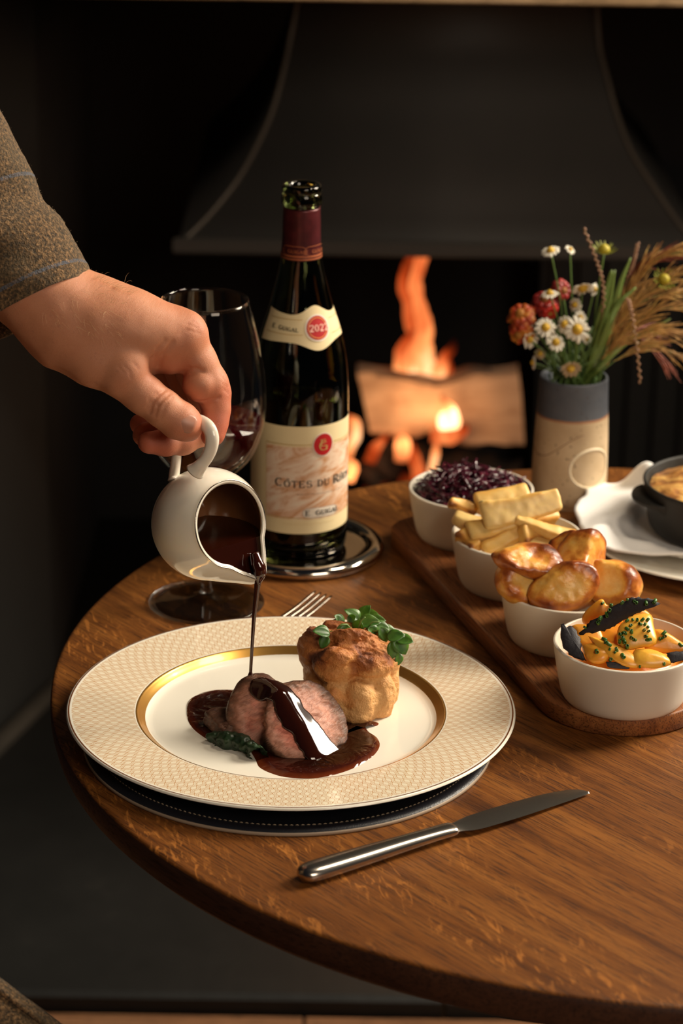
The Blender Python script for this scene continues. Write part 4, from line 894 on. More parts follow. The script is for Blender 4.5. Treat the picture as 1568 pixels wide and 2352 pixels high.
# lettering: strokes with serifs for each capital, laid on the bottle's curve
GL = {'C': ([('arc', .5, .5, .40, .44, 45, 315)], []), 'O': ([('arc', .5, .5, .40, .44, 0, 360)], []), 'T': ([(.5, .05, .5, .95, 2), (.08, .93, .92, .93, 1), (.08, .78, .08, .95, 1), (.92, .78, .92, .95, 1), (.33, .03, .67, .03, 1)], []),
      'E': ([(.22, .05, .22, .95, 2), (.06, .95, .85, .95, 1), (.06, .04, .88, .04, 1), (.22, .5, .65, .5, 1), (.86, .04, .88, .25, 1), (.84, .8, .85, .96, 1), (.65, .4, .65, .6, 1)], []),
      'S': ([('arc', .5, .72, .30, .23, 20, 270), ('arc', .5, .27, .33, .24, -160, 90)], []), 'D': ([(.2, .04, .2, .96, 2), ('arc', .32, .5, .52, .46, -90, 90), (.05, .04, .35, .04, 1), (.05, .96, .35, .96, 1)], []),
      'U': ([(.2, .3, .2, .96, 2), (.82, .3, .82, .96, 1), ('arc', .51, .32, .31, .28, 180, 360), (.05, .97, .36, .97, 1), (.68, .97, .96, .97, 1)], []),
      'R': ([(.2, .04, .2, .96, 2), ('arc', .4, .72, .36, .23, -90, 90), (.2, .95, .4, .95, 1), (.2, .49, .4, .49, 1), (.45, .49, .9, .04, 2), (.05, .04, .36, .04, 1), (.8, .04, 1., .04, 1)], []),
      'H': ([(.18, .04, .18, .96, 2), (.82, .04, .82, .96, 2), (.18, .5, .82, .5, 1), (.03, .04, .33, .04, 1), (.67, .04, .97, .04, 1), (.03, .96, .33, .96, 1), (.67, .96, .97, .96, 1)], []),
      'N': ([(.18, .04, .18, .96, 1), (.82, .04, .82, .96, 1), (.2, .95, .8, .06, 2), (.03, .04, .33, .04, 1), (.67, .96, .97, .96, 1)], []), 'G': ([('arc', .5, .5, .40, .44, 45, 320), (.84, .08, .84, .42, 2), (.62, .44, .97, .44, 1)], []),
      'I': ([(.5, .04, .5, .96, 2), (.3, .04, .7, .04, 1), (.3, .96, .7, .96, 1)], []), 'A': ([(.1, .04, .48, .96, 1), (.86, .04, .5, .96, 2), (.28, .38, .72, .38, 1), (0, .04, .25, .04, 1), (.68, .04, 1., .04, 1)], []),
      'L': ([(.25, .04, .25, .96, 2), (.08, .04, .88, .04, 1), (.1, .96, .42, .96, 1), (.88, .04, .88, .28, 1)], []), '.': ([(.45, .04, .55, .1, 2)], []), ' ': ([], []), '^': ([(.3, 1.08, .5, 1.25, 1), (.5, 1.25, .7, 1.08, 1)], []),
      '2': ([('arc', .5, .7, .33, .26, -20, 170), (.80, .6, .15, .06, 1.6), (.12, .05, .88, .05, 2)], []), '0': ([('arc', .5, .5, .34, .45, 0, 360)], []), '&': ([('arc', .45, .72, .2, .2, 0, 360), ('arc', .42, .28, .3, .24, 60, 380), (.35, .55, .9, .05, 2)], []),
      '~': ([(0, .2, .3, .5, .8), (.3, .5, .5, .2, .8), (.5, .2, .8, .5, .8), (.8, .5, 1, .25, .8)], [])}
def letters(txt, sizes, s0, zb, ink_, off, nm, parent, wgt=.085, slant=0., rf=brad):
    """txt with one height per letter; s0 start angle; zb baseline height"""
    P_ = []; x = 0.
    for ch, (h, wd) in zip(txt, sizes):
        for st0 in GL[ch][0]:
            if st0[0] == 'arc':
                _, cx, cy, ax_, ay_, a0_, a1_ = st0; t = np.radians(np.linspace(a0_, a1_, 20)); px_ = cx+ax_*np.cos(t); py_ = cy+ay_*np.sin(t); ww = wgt*h*(.45+.75*np.abs(np.cos(t)))
            else:
                x0, y0, x1, y1, w_ = st0; t = np.linspace(0, 1, 5); px_ = x0+(x1-x0)*t; py_ = y0+(y1-y0)*t; ww = np.full(5, wgt*h*(1.2 if w_ == 2 else .62*w_))
            X_ = x+px_*wd; Z_ = py_*h; tx = np.gradient(X_); tz = np.gradient(Z_); l_ = np.hypot(tx, tz)+1e-12; nx, nz2 = -tz/l_, tx/l_
            rr0 = rf(zb)
            L1 = wrap(s0+(X_+nx*ww)/rr0, zb+slant*X_+Z_+nz2*ww, off); L2 = wrap(s0+(X_-nx*ww)/rr0, zb+slant*X_+Z_-nz2*ww, off); P_.append(strip([L1, L2]))
        if ch != '^': x += wd*1.08
    V, F = join(P_); return obj(nm, V, F, ink_, parent)
K1, K2 = .0074, .0058
def sz(txt, big, small, bigs=(), asp=.95): return [((big if i in bigs else small), (big if i in bigs else small)*asp*(.55 if c_ in ' .I' else 1)) for i, c_ in enumerate(txt)]
t0 = R_(-29); zb = lz(1118)
letters('COTES DU RHONE', sz('COTES DU RHONE', K1, K2, (0, 9)), t0, zb, ink, .0007, 'lettering', flab, .075)
obj_ = letters('^', [(K2, K2)], t0+(K1*.95+.0004)*1.08/.0397, zb, ink, .0007, 'lettering', flab, .075)
letters('^', [(K2, K2)], t0+(K1*.95*2+K2*.95*7.05)*1.08/.0397, zb, ink, .0007, 'lettering', flab, .075)
letters('~'*16, [(.0022, .0026)]*16, R_(-3), lz(1136), ink, .0007, 'fine_lettering', flab, .07)
letters('~'*26, [(.0010, .0016)]*26, R_(-19), lz(1204), goldp, .0007, 'fine_lettering', flab, .12)
cz = lz(1178); ca = R_(27)
def capsl(ac, zc, ws, hz, off, mat, nm, parent):
    n = 40; t = np.arange(n)*2*pi/n; ss = np.sign(np.cos(t))*np.abs(np.cos(t))**.35*ws; z_ = np.sin(t)*hz; z_ = np.sign(np.sin(t))*np.abs(np.sin(t))**.8*hz
    L = [wrap(ac+ss*k, zc+z_*k, off) for k in (1, .7, .4, .02)]; V = np.vstack(L); F = [(i*n+j, i*n+(j+1) % n, (i+1)*n+(j+1) % n, (i+1)*n+j) for i in range(3) for j in range(n)]; return obj(nm, V, F, mat, parent)
capsl(ca, cz, .40, .0044, .0006, simple('grey_print', (.5, .42, .36), .6), 'cartouche', flab); capsl(ca, cz, .385, .0038, .0007, paper, 'cartouche', flab)
letters('E. GUIGAL', sz('E. GUIGAL', .0045, .0040, (0, 3), .92), ca-.35, cz-.0021, ink, .0009, 'lettering', flab, .10)
letters('G', [(.0085, .0085)], R_(28.5)-.105, lz(1023)-.0052, goldp, .0010, 'seal_monogram', flab, .05); letters('E', [(.0060, .0055)], R_(28.5)-.075, lz(1023)-.0015, goldp, .0010, 'seal_monogram', flab, .06)
# neck label: a banner with a rounded bulge around the year seal
nzc = bz(755, 1.955); 
def nlo(q): return nzc-.0112-.0075*math.exp(-((q-R_(26))/.42)**2)+.0022*math.cos((q-R_(26))*1.2)-.001
def nhi(q): return nzc+.0085+.0085*math.exp(-((q-R_(26))/.42)**2)-.0030*math.cos((q-R_(26))*1.2)+.003
V, F = patch(R_(-68), R_(98), nlo, nhi, .0003, 120, 10); nlab = obj('neck_label', V, F, LAB, bo, attrs={'art': np.zeros(len(V))}, label='cream neck banner with a red year seal')
disc(R_(27), nzc, .36, .0105, .0008, paper, 'seal_ring', nlab); disc(R_(27), nzc, .315, .0092, .0010, redp, 'seal', nlab); disc(R_(27), nzc, .275, .0080, .0012, simple('orange_print', (.85, .30, .08), .45), 'seal_line', nlab, .93)
letters('2022', [(.0052, .0040)]*4, R_(27)-.245, nzc-.0026, pinkp, .0014, 'lettering', nlab, .09)
letters('E. GUIGAL', sz('E. GUIGAL', .0034, .0030, (0, 3), .92), R_(-48), nzc-.0015, ink, .0009, 'lettering', nlab, .09, -.06)
for dz in (.0055, -.0060): wline(R_(-58), R_(3), nzc+dz+.001, .0005, .0008, goldp, 'rule', nlab); wline(R_(52), R_(90), nzc+dz, .0005, .0008, goldp, 'rule', nlab)
for a_ in (R_(10), R_(-62)):
    letters('E. GUIGAL', sz('E. GUIGAL', .0030, .0027, (0, 3), .9), a_, bz(571), copper, .0012, 'foil_lettering', bo, .09)
for a_ in (R_(49), R_(-24)):
    n = 40; t = np.arange(n)*2*pi/n; L = [wrap(a_+(.70*k)*np.sign(np.cos(t))*np.abs(np.cos(t))**.4, bz(566)+(.0040*k2)*np.sin(t), .0008) for k, k2 in ((1, 1), (.975, .88))]
    obj('foil_cartouche', np.vstack(L), [(j, (j+1) % n, n+(j+1) % n, n+j) for j in range(n)], copper, bo)
CC = A([BC[0]+.002, BC[1]-.002, T])
obj('bottle_coaster', *lathe(smooth_prof([(0, .0052), (.050, .0052), (.0535, .0062), (.056, .0092), (.060, .0105), (.0645, .0100), (.068, .0075), (.069, .0040), (.0675, .0010), (.064, 0), (.05, 0), (0, 0)], 4), 160, CC), SILV, org=CC, label='round polished silver coaster with a rolled rim under the bottle', cat='coaster')

# ------------------------------------------------------------------ cutlery
def blade_loft(stations, mats, name, parent, n=24, sq=2.4):
    """stations: (centre point, side vector, half width, half height, up)"""
    V = []; t = np.arange(n)*2*pi/n; cx = np.sign(np.cos(t))*np.abs(np.cos(t))**(2/sq); sx = np.sign(np.sin(t))*np.abs(np.sin(t))**(2/sq)
    for c_, s_, w_, h_ in stations: V.append(A(c_)+np.outer(cx*w_, s_)+np.outer(sx*h_, [0, 0, 1]))
    m_ = len(V); f = [(i*n+j, i*n+(j+1) % n, (i+1)*n+(j+1) % n, (i+1)*n+j) for i in range(m_-1) for j in range(n)]+[tuple(range(n))[::-1], tuple((m_-1)*n+j for j in range(n))]
    return obj(name, np.vstack(V), f, mats, parent)
kA, kB = pz(686, 2018, T+.004), pz(1346, 1817, T+.002); kd = kB-kA; KL = np.linalg.norm(kd[:2]); kd = nz([kd[0], kd[1], 0]); ks = A([-kd[1], kd[0], 0])
kn_ = thing('table_knife', 'polished steel table knife lying in front of the plate', 'knife', [*(kA+kd*KL/2)[:2], T])
stt = []
for t, w_, h_ in smooth_prof([(0, .0010, .0010), (.008, .0052, .0040), (.03, .0082, .0054), (.08, .0090, .0056), (.2, .0084, .0052), (.33, .0072, .0046), (.44, .0066, .0040), (.50, .0068, .0036), (.518, .0062, .0030), (.525, .0035, .002)], 5):
    stt.append((kA*[1, 1, 0]+[0, 0, T+.0060-.0012*t]+kd*KL*t, ks, w_, h_))
blade_loft(stt, STEEL, 'handle', kn_, 32, 2.2)
bl = []
for t, lo_, hi_, th_ in smooth_prof([(.505, -.0040, .0045, .0022), (.535, -.0045, .0050, .0017), (.57, -.0075, .0075, .0012), (.62, -.0085, .0092, .0010), (.75, -.0078, .0102, .0009), (.87, -.0062, .0095, .0008), (.95, -.0048, .0066, .0007), (.985, -.0040, .0030, .0006), (1.0, -.0036, -.0016, .0004)], 5):
    c_ = kA*[1, 1, 0]+kd*KL*t; zc = T+.0050-.0028*(t-.5)*2
    bl.append([c_+ks*lo_+[0, 0, zc-.0004], c_+ks*(lo_*.4+hi_*.6)+[0, 0, zc+th_], c_+ks*hi_+[0, 0, zc+th_*.9], c_+ks*hi_+[0, 0, zc-th_*.9], c_+ks*(lo_*.4+hi_*.6)+[0, 0, zc-th_]])
n = 5; V = np.vstack(bl); F = [(i*n+j, i*n+(j+1) % n, (i+1)*n+(j+1) % n, (i+1)*n+j) for i in range(len(bl)-1) for j in range(n)]+[tuple(range(n))[::-1], tuple((len(bl)-1)*n+j for j in range(n))]
sharp(obj('blade', V, F, STEEL, kn_), 30)

FST = simple('fork_steel_dark_reflection', (.20, .17, .14), .2, 1.)  # dark surroundings mirrored in the steel are put into its base colour
fk = thing('dinner_fork', 'steel fork with only its tines showing behind the plate, by the glass foot', 'fork', [*pz(690, 1400)[:2], T])
f0, f1 = pz(741, 1366, T+.012), pz(668, 1420, T+.006); fd = nz((f1-f0)*[1, 1, 0]); fs = A([-fd[1], fd[0], 0])
for k in range(4):
    q = (k-1.5)*.0053; P_ = [f0+fs*q+fd*t_+[0, 0, dz] for t_, dz in ((-.001, .0008), (.012, -.0018), (.026, -.0046), (.044, -.0066), (.052, -.0068))]
    obj('tine', *tube(smooth_prof(P_, 3), np.interp(np.linspace(0, 1, 13), [0, .15, 1], [.0008, .0014, .0019]), 10, .6), FST, fk)
blade_loft([(f0+fd*t_+[0, 0, dz], fs, w_, h_) for t_, w_, h_, dz in smooth_prof([(.048, .0090, .0009, -.0066), (.058, .0096, .0010, -.0066), (.070, .0078, .0012, -.0058), (.082, .0042, .0015, -.0040), (.10, .0030, .0018, -.0034), (.14, .0036, .0018, -.0046), (.175, .0058, .0018, -.0064), (.19, .0050, .0014, -.0070), (.196, .002, .001, -.0072)], 4)], FST, 'handle', fk)

# ------------------------------------------------------------------ serving board and four bowls
bd = nz([.0323, -.104, 0]); bs = A([-bd[1], bd[0], 0])     # along the row towards the camera; to the right of it
bcs = [A([.1069, 1.9873, 0]), A([.1387, 1.8847, 0]), A([.1716, 1.7791, 0]), A([.2040, 1.6758, 0])]
bs = A([.955, .297, 0])
far = A([.0985, 2.012, 0])+bs*.004; near = A([.2015, 1.6985, 0])+bs*.003; hw = .0625
poly = []
for a in np.linspace(0, pi, 40): poly.append((near-bs*hw*cos(a)+bd*hw*.98*sin(a))[:2])
for a in np.linspace(0, pi, 40): poly.append((far+bs*hw*cos(a)-bd*hw*.55*sin(a))[:2])
BZ = T+.015
brd = obj('serving_board', *extrude(poly, T, BZ, .0016), BRD, label='long reddish wooden serving board with rounded ends carrying four white bowls', cat='serving board')
sharp(brd, 50)
bowlprof = smooth_prof([(0, .0035), (.034, .0035), (.0385, .0060), (.0430, .0160), (.0468, .0310), (.0490, .0408), (.0500, .0420), (.0510, .0418), (.0516, .0406), (.0505, .0330), (.0478, .0180), (.0452, .0060), (.0425, .0008), (.040, 0), (.034, .0002), (.032, .0012), (0, .0012)], 5)
bl_lab = ['white round bowl of red cabbage, farthest on the wooden board', 'white round bowl of parsnip batons, second farthest on the board', 'white round bowl of roast potatoes, second nearest on the board', 'white round bowl of orange squash with chives, nearest on the board']
for c_, lab in zip(bcs, bl_lab):
    obj('side_bowl', *lathe(bowlprof, 128, c_+[0, 0, BZ]), STONE, org=c_+[0, 0, BZ], label=lab, cat='bowl', group='white side dish bowls')
# red cabbage: strands nobody could count
rc = N('red_cabbage'); rc.set(col=rc.ramp(rc.noise(rc.obj(), 120, 3), [(.3, (.014, .002, .006)), (.55, (.070, .006, .020)), (.75, (.20, .018, .045))]), rough=.16, coat=.4, coatr=.08)
rs = np.random.RandomState(8); P_ = []
for k in range(620):
    a = rs.uniform(0, 2*pi); r_ = .044*math.sqrt(rs.rand()); hh = .034+.024*max(0, 1-(r_/.043)**2)+rs.uniform(-.006, .002)
    if r_ > .034: hh = min(hh, .040)
    c_ = bcs[0]+[r_*cos(a), r_*sin(a), BZ+hh]; d_ = rs.normal(0, 1, 3)*[1, 1, .35]; d_ = nz(d_); L = rs.uniform(.007, .017); s_ = nz(np.cross(d_, [0, 0, 1])); cu = rs.uniform(-.006, .006)
    pts = [c_+d_*L*t_+s_*cu*(1-t_*t_)*1.5+[0, 0, -.002*t_*t_] for t_ in (-1, -.5, 0, .5, 1)]
    # keep strands inside the rim near the wall
    pts = [p if np.linalg.norm((p-bcs[0])[:2]) < .0462 or p[2] > BZ+.0435 else bcs[0]*[1, 1, 0]+A([*((p-bcs[0])[:2]*.0455/np.linalg.norm((p-bcs[0])[:2])), p[2]]) for p in pts]
    P_.append(tube(pts, rs.uniform(.0008, .0016)*A([.6, 1, 1, 1, .5]), 6, .6))
v, f = lathe([(0, .052), (.020, .047), (.034, .037), (.043, .029), (.040, .018), (.036, .006), (0, .006)], 32, bcs[0]+[0, 0, BZ]); P_.append((v+fbm(v, 90, 2, 1)[:, None]*.0025*A([.3, .3, 1]), f))
obj('red_cabbage', *join(P_), rc.m, org=bcs[0]+[0, 0, BZ+.006], kind='stuff', label='glossy dark shredded red cabbage heaped in the farthest bowl', cat='cabbage')
# parsnip batons
pn_ = N('roast_parsnip'); bk2 = pn_.att('bake'); k2 = pn_.ma('ADD', bk2, pn_.ma('MULTIPLY', pn_.ma('SUBTRACT', pn_.noise(pn_.obj(), 75, 4), .5), .7))
c = pn_.ramp(k2, [(0, (.82, .58, .22)), (.40, (.76, .45, .11)), (.75, (.56, .24, .04)), (1, (.22, .07, .015))])
c = pn_.mix(pn_.ramp(pn_.noise(pn_.obj(), 110, 1), [(.72, (0, 0, 0)), (.77, (1, 1, 1))]), c, (.05, .03, .015))
pn_.set(col=c, rough=.42, sss=.12, sssr=(.006, .003, .001), ssss=1.).bump(pn_.noise(pn_.obj(), 130, 3), .35, .0008); PARS = pn_.m
def baton(a, b, wa, wb, ha, hb, roll, seed, lab):
    a, b = A(a), A(b); d_ = nz(b-a); u_ = nz(A([0, -.3, 1])-d_*(A([0, -.3, 1])@d_)); s_ = np.cross(d_, u_); u2 = u_*cos(roll)+s_*sin(roll); s2 = np.cross(d_, u2); L = np.linalg.norm(b-a); bend_ = .0035*math.sin(seed*2.1+.6)
    def fn(P):
        tt_ = (P-a)@d_/L; q = P-a+(s2*(bend_)+u2*bend_*.6)*((tt_-.5)**2*4)[..., None]; t = np.clip((q@d_)/L, 0, 1); w_ = wa+(wb-wa)*t; h_ = ha+(hb-ha)*t
        x_ = np.abs(q@s2)-w_; y_ = np.abs(q@u2)-h_; z_ = np.abs(q@d_-L/2)-L/2
        r_ = min(.0030, .6*min(wa, wb, ha, hb)); m_ = np.stack([x_+r_, y_+r_, z_+r_], -1)
        return np.linalg.norm(np.maximum(m_, 0), axis=-1)+np.minimum(m_.max(-1), 0)-r_+fbm(P, 110, 2, seed)*.0007
    R = max(wa, wb, ha, hb)*1.5+.002; v, f = surfnet(fn, np.minimum(a, b)-R, np.maximum(a, b)+R, .0011)
    q = v-a; e = np.maximum(np.abs(q@s2)/(wa+(wb-wa)*np.clip((q@d_)/L, 0, 1)), 0)*np.abs(q@u2)/(ha+(hb-ha)*np.clip((q@d_)/L, 0, 1))
    o = obj('parsnip_baton', v, f, PARS, attrs={'bake': np.clip(e, 0, 1)**3*.6+.20*(seed % 3)+.15*(seed > 5)}, label=lab, cat='parsnip', group='roast parsnip batons'); return o
Yb = bcs[1][1]
B_ = lambda x, y, d: py(x, y, Yb+d)
bats = [((1108, 1190, -.020), (1288, 1150, -.008), .0118, .0090, .0046, .0044, .75, 'large flat pale parsnip baton lying highest across the bowl'),
        ((1092, 1160, .004), (1215, 1135, .012), .0080, .0085, .0065, .0060, .3, 'rounded parsnip piece behind the large flat baton'),
        ((1030, 1148, .006), (1092, 1172, .006), .0040, .0052, .0045, .0048, .5, 'pointed parsnip tip sticking out at the left over the cabbage'),
        ((1040, 1186, -.004), (1110, 1215, -.010), .0050, .0070, .0050, .0070, .2, 'blunt parsnip tip at the left, below the pointed one'),
        ((1182, 1192, -.022), (1318, 1240, -.026), .0034, .0068, .0034, .0050, .1, 'slim pale tapering baton at the right, pointing up left'),
        ((1192, 1225, -.026), (1240, 1215, -.016), .0080, .0070, .0060, .0060, .8, 'small triangular pale end beside the slim tapering baton'),
        ((1075, 1230, -.020), (1190, 1200, -.014), .0090, .0075, .0075, .0065, .3, 'golden baton under the large flat one at the left'),
        ((1110, 1268, -.030), (1215, 1210, -.016), .0065, .0060, .0060, .0055, .6, 'golden baton at the front of the bowl leaning up right'),
        ((1065, 1225, -.012), (1100, 1262, -.028), .0070, .0060, .0070, .0060, .2, 'brown-gold baton against the left wall of the bowl'),
        ((1195, 1252, -.030), (1300, 1262, -.024), .0075, .0065, .0065, .0060, .2, 'golden baton low at the right front, under the slim one'),
        ((1215, 1190, -.002), (1278, 1182, .010), .0080, .0070, .0070, .0070, .4, 'orange-brown baton end at the right behind the large flat one'),
        ((1105, 1215, .012), (1240, 1205, .020), .0085, .0080, .0080, .0080, .1, 'baton buried at the back of the parsnip bowl'),
        ((1130, 1248, -.010), (1230, 1240, -.004), .0100, .0100, .0080, .0080, .3, 'baton buried in the middle of the parsnip bowl')]
for i, (a, b, wa, wb, ha, hb, ro, lab) in enumerate(bats): baton(B_(*a), B_(*b), wa, wb, ha, hb, ro, i, lab)
# roast potatoes
pm_ = N('roast_potato'); bk3 = pm_.att('bake'); n3 = pm_.noise(pm_.obj(), 110, 4, .65); k3 = pm_.ma('ADD', bk3, pm_.ma('MULTIPLY', pm_.ma('SUBTRACT', n3, .5), .65))
pm_.set(col=pm_.ramp(k3, [(0, (.84, .60, .22)), (.30, (.78, .42, .08)), (.52, (.56, .19, .025)), (.75, (.27, .06, .010)), (1, (.075, .016, .006))]), rough=.34, sss=.16, sssr=(.006, .003, .001), ssss=1., coat=.08, coatr=.3).bump(n3, .5, .0012); POT = pm_.m
Yp = bcs[2][1]; Q_ = lambda x, y, d: py(x, y, Yp+d)
def potato(c_, r_, cuts, seed, dark, lab, tilt=(0, 0, 0)):
    M = Matrix.Rotation(tilt[2], 3, 'Z') @ Matrix.Rotation(tilt[1], 3, 'Y') @ Matrix.Rotation(tilt[0], 3, 'X'); M = A(M.inverted())
    def fn(P):
        d = ellip(P, c_, r_, M)
        for p, n_, in cuts: n_ = nz(n_); d = smax(d, (P-(A(c_)+n_*p))@n_, .0035)
        return d+fbm(P, 70, 3, seed)*.0015
    R = max(r_)+.004; v, f = surfnet(fn, A(c_)-R, A(c_)+R, .001)
    e = np.zeros(len(v))
    cutv = [np.abs((v-(A(c_)+nz(n_)*p))@nz(n_)) for p, n_ in cuts]; de = np.abs(ellip(v, c_, r_, M))
    flat_ = np.min(cutv, 0) if cuts else np.full(len(v), 1.)
    onface = np.exp(-(flat_/.0022)**2); rimv = np.exp(-(de/.0035)**2)*onface
    b_ = dark+.10+.34*(1-onface)+.55*rimv+np.clip(fbm(v, 60, 2, seed)*.25, -.1, .3)
    obj('roast_potato', v, f, POT, attrs={'bake': b_}, label=lab, cat='potato', group='roast potatoes')
potato(Q_(1212, 1282, -.010), (.029, .020, .014), [(.008, (.2, -.5, .9)), (.012, (-.3, .3, .8))], 21, .30, 'deep brown roast potato at the upper left of the heap', (0, .25, .1))
potato(Q_(1335, 1275, .004), (.025, .019, .018), [(.012, (.75, -.5, .4)), (.010, (-.5, -.4, .7))], 22, .14, 'crisp roast potato with a golden side, topmost at the right', (0, -.5, .3))
potato(Q_(1310, 1262, .014), (.020, .014, .015), [(.008, (-.6, -.5, .6))], 23, .22, 'small orange roast potato wedged at the top back', (.2, .5, .2))
potato(Q_(1192, 1342, -.018), (.020, .016, .0165), [(.009, (.35, -.75, .6))], 24, .02, 'pale-faced roast potato at the far left rim of the bowl', (0, .5, -.2))
potato(Q_(1295, 1350, -.030), (.0275, .016, .020), [(.0085, (.05, -.9, .35)), (.014, (-.6, -.2, .8))], 25, .10, 'largest roast potato at the front with a crusty brown ridge', (0, -.35, .1))
potato(Q_(1405, 1338, -.008), (.0235, .019, .0185), [(.010, (-.35, -.75, .5)), (.015, (.2, 0, 1))], 26, .0, 'pale golden roast potato at the right rim with a dark crisp corner', (0, .3, 0))
potato(Q_(1255, 1310, .000), (.016, .014, .012), [(.007, (0, -.8, .6))], 27, .2, 'little roast potato between the others in the middle', (.3, 0, .5))
potato(Q_(1290, 1345, .010), (.034, .030, .018), [], 28, .25, 'roast potato buried at the bottom of the bowl')
# squash, charred leaf crisps, chives
sq = N('orange_squash'); bk4 = sq.att('bake'); k4 = sq.ma('ADD', bk4, sq.ma('MULTIPLY', sq.ma('SUBTRACT', sq.noise(sq.obj(), 60, 3), .5), .6))
sq.set(col=sq.ramp(k4, [(0, (.84, .44, .05)), (.45, (.80, .29, .02)), (1, (.60, .14, .01))]), rough=.34, sss=.22, sssr=(.008, .003, .001), ssss=1., coat=.1, coatr=.2).bump(sq.noise(sq.obj(), 160, 3), .3, .0007); SQ = sq.m
Ys = bcs[3][1]; S_ = lambda x, y, d: py(x, y, Ys+d)
def slab(outl, d0, d1, th, bulge, nm, mat, seed, lab, cat, grp, bake=0., curl=0., rough=.0):
    """thin cooked slice: pixel outline at depths from d0 (top) to d1 (bottom), thickness th, bulging towards the viewer"""
    ys = [y for x, y in outl]; y0, y1 = min(ys), max(ys)
    P = A([S_(x, y, d0+(d1-d0)*(y-y0)/max(1, y1-y0)) for x, y in outl]); P = smooth_prof(np.vstack([P, P[:1]]), 4)[:-1]
    rs2 = np.random.RandomState(seed); P0 = P; P = P+rs2.normal(0, 1, P.shape)*rough
    c_ = P.mean(0); nn_ = nz(np.cross(P[len(P)//3]-P[0], P[2*len(P)//3]-P[0])); nn_ = nn_ if nn_[1] < 0 else -nn_
    n_ = len(P); L = []
    th *= .62; bulge *= .8
    for s in (1, .9, .6, .3, .03): L.append(c_+((P if s == 1 else P0)-c_)*s+nn_*bulge*(1-s*s)+nn_*th*.5*(0 if s == 1 else 1))
    for s in (.03, .3, .6, .9): L.append(c_+(P0-c_)*s+nn_*bulge*(1-s*s)-nn_*th*.5)
    V = np.vstack(L); V = V+fbm(V, 70, 2, seed)[:, None]*nn_*max(th*.35, .0009)
    R_n = len(L); F = [(i*n_+j, i*n_+(j+1) % n_, ((i+1) % R_n)*n_+(j+1) % n_, ((i+1) % R_n)*n_+j) for i in range(R_n) for j in range(n_) if i not in (4,)]
    F += [tuple(4*n_+j for j in range(n_)), tuple(5*n_+j for j in range(n_))[::-1]]
    bm = bmesh.new(); vs = [bm.verts.new(p) for p in V]; [bm.faces.new([vs[i] for i in q]) for q in F]; bmesh.ops.recalc_face_normals(bm, faces=bm.faces[:])
    bm.verts.index_update(); F = [tuple(w.index for w in q.verts) for q in bm.faces]; bm.free()
    return obj(nm, V, F, mat, attrs={'bake': np.full(len(V), bake)}, label=lab, cat=cat, group=grp)
gs = 'cooked orange squash slices'
slab([(1392, 1388), (1380, 1376), (1350, 1398), (1336, 1420), (1348, 1440), (1400, 1450), (1430, 1430), (1415, 1400)], .006, .000, .004, .002, 'squash_slice', SQ, 1, 'squash slice standing at the upper left behind the black crisp', 'squash', gs, .3)
slab([(1312, 1438), (1330, 1434), (1370, 1440), (1385, 1470), (1360, 1490), (1330, 1480)], -.004, -.020, .004, .001, 'squash_slice', SQ, 2, 'squash slice at the left touching the upright black crisp', 'squash', gs, .35)
slab([(1478, 1408), (1494, 1412), (1502, 1440), (1508, 1478), (1470, 1488), (1440, 1492), (1418, 1478), (1420, 1440), (1450, 1415)], -.004, -.028, .005, .004, 'squash_slice', SQ, 3, 'big yellow squash slice in the middle covered with chives', 'squash', gs, -.05)
slab([(1350, 1462), (1375, 1468), (1420, 1485), (1450, 1500), (1470, 1525), (1460, 1534), (1430, 1530), (1395, 1510), (1370, 1490)], -.018, -.040, .005, .003, 'squash_slice', SQ, 4, 'long orange squash slice sliding down to the front rim', 'squash', gs, .15)
slab([(1500, 1446), (1520, 1448), (1568, 1476), (1590, 1490), (1570, 1500), (1520, 1500), (1480, 1492), (1490, 1465)], -.012, -.024, .006, .003, 'squash_slice', SQ, 5, 'orange squash slice leaning out at the right edge', 'squash', gs, .25)
slab([(1455, 1495), (1490, 1495), (1530, 1508), (1540, 1525), (1500, 1534), (1460, 1530), (1450, 1512)], -.026, -.040, .007, .004, 'squash_slice', SQ, 6, 'glistening yellow squash piece at the front right, low in the bowl', 'squash', gs, .0)
slab([(1335, 1480), (1365, 1478), (1398, 1500), (1392, 1520), (1370, 1525), (1348, 1515)], -.022, -.036, .006, .002, 'squash_slice', SQ, 7, 'shaded squash piece low at the left front of the bowl', 'squash', gs, .3)
slab([(1380, 1440), (1440, 1440), (1445, 1490), (1400, 1490), (1370, 1465)], .000, -.018, .010, .003, 'squash_slice', SQ, 8, 'squash piece under the black crisp in the middle', 'squash', gs, .5)
slab([(1440, 1400), (1480, 1400), (1500, 1430), (1450, 1450), (1420, 1430)], .012, .006, .006, .003, 'squash_slice', SQ, 9, 'squash slice hidden behind the yellow chive-covered one', 'squash', gs, .3)
v, f = lathe([(0, .040), (.025, .037), (.042, .027), (.043, .020), (.038, .006), (0, .006)], 40, bcs[3]+[0, 0, BZ])
obj('squash_mash', v+fbm(v, 70, 2, 3)[:, None]*.0015, f, SQ, attrs={'bake': np.full(len(v), .5)}, kind='stuff', label='orange squash filling the bottom of the nearest bowl', cat='squash', org=bcs[3]+[0, 0, BZ+.006])
crs = N('charred_leaf'); crs.set(col=(.016, .013, .018), rough=.62).bump(crs.noise(crs.obj(), 240, 4), .7, .0008); CRS = crs.m
gc_ = 'black charred crisps'
slab([(1328, 1458), (1345, 1440), (1360, 1425), (1385, 1412), (1405, 1395), (1430, 1384), (1450, 1374), (1475, 1374), (1500, 1378), (1513, 1390), (1490, 1396), (1478, 1402), (1460, 1410), (1440, 1420), (1415, 1435), (1395, 1446), (1362, 1454)], -.024, -.022, .0016, .002, 'charred_crisp', CRS, 11, 'long black crisp laid on top of the squash, dotted with chives', 'crisp', gc_, rough=.0005)
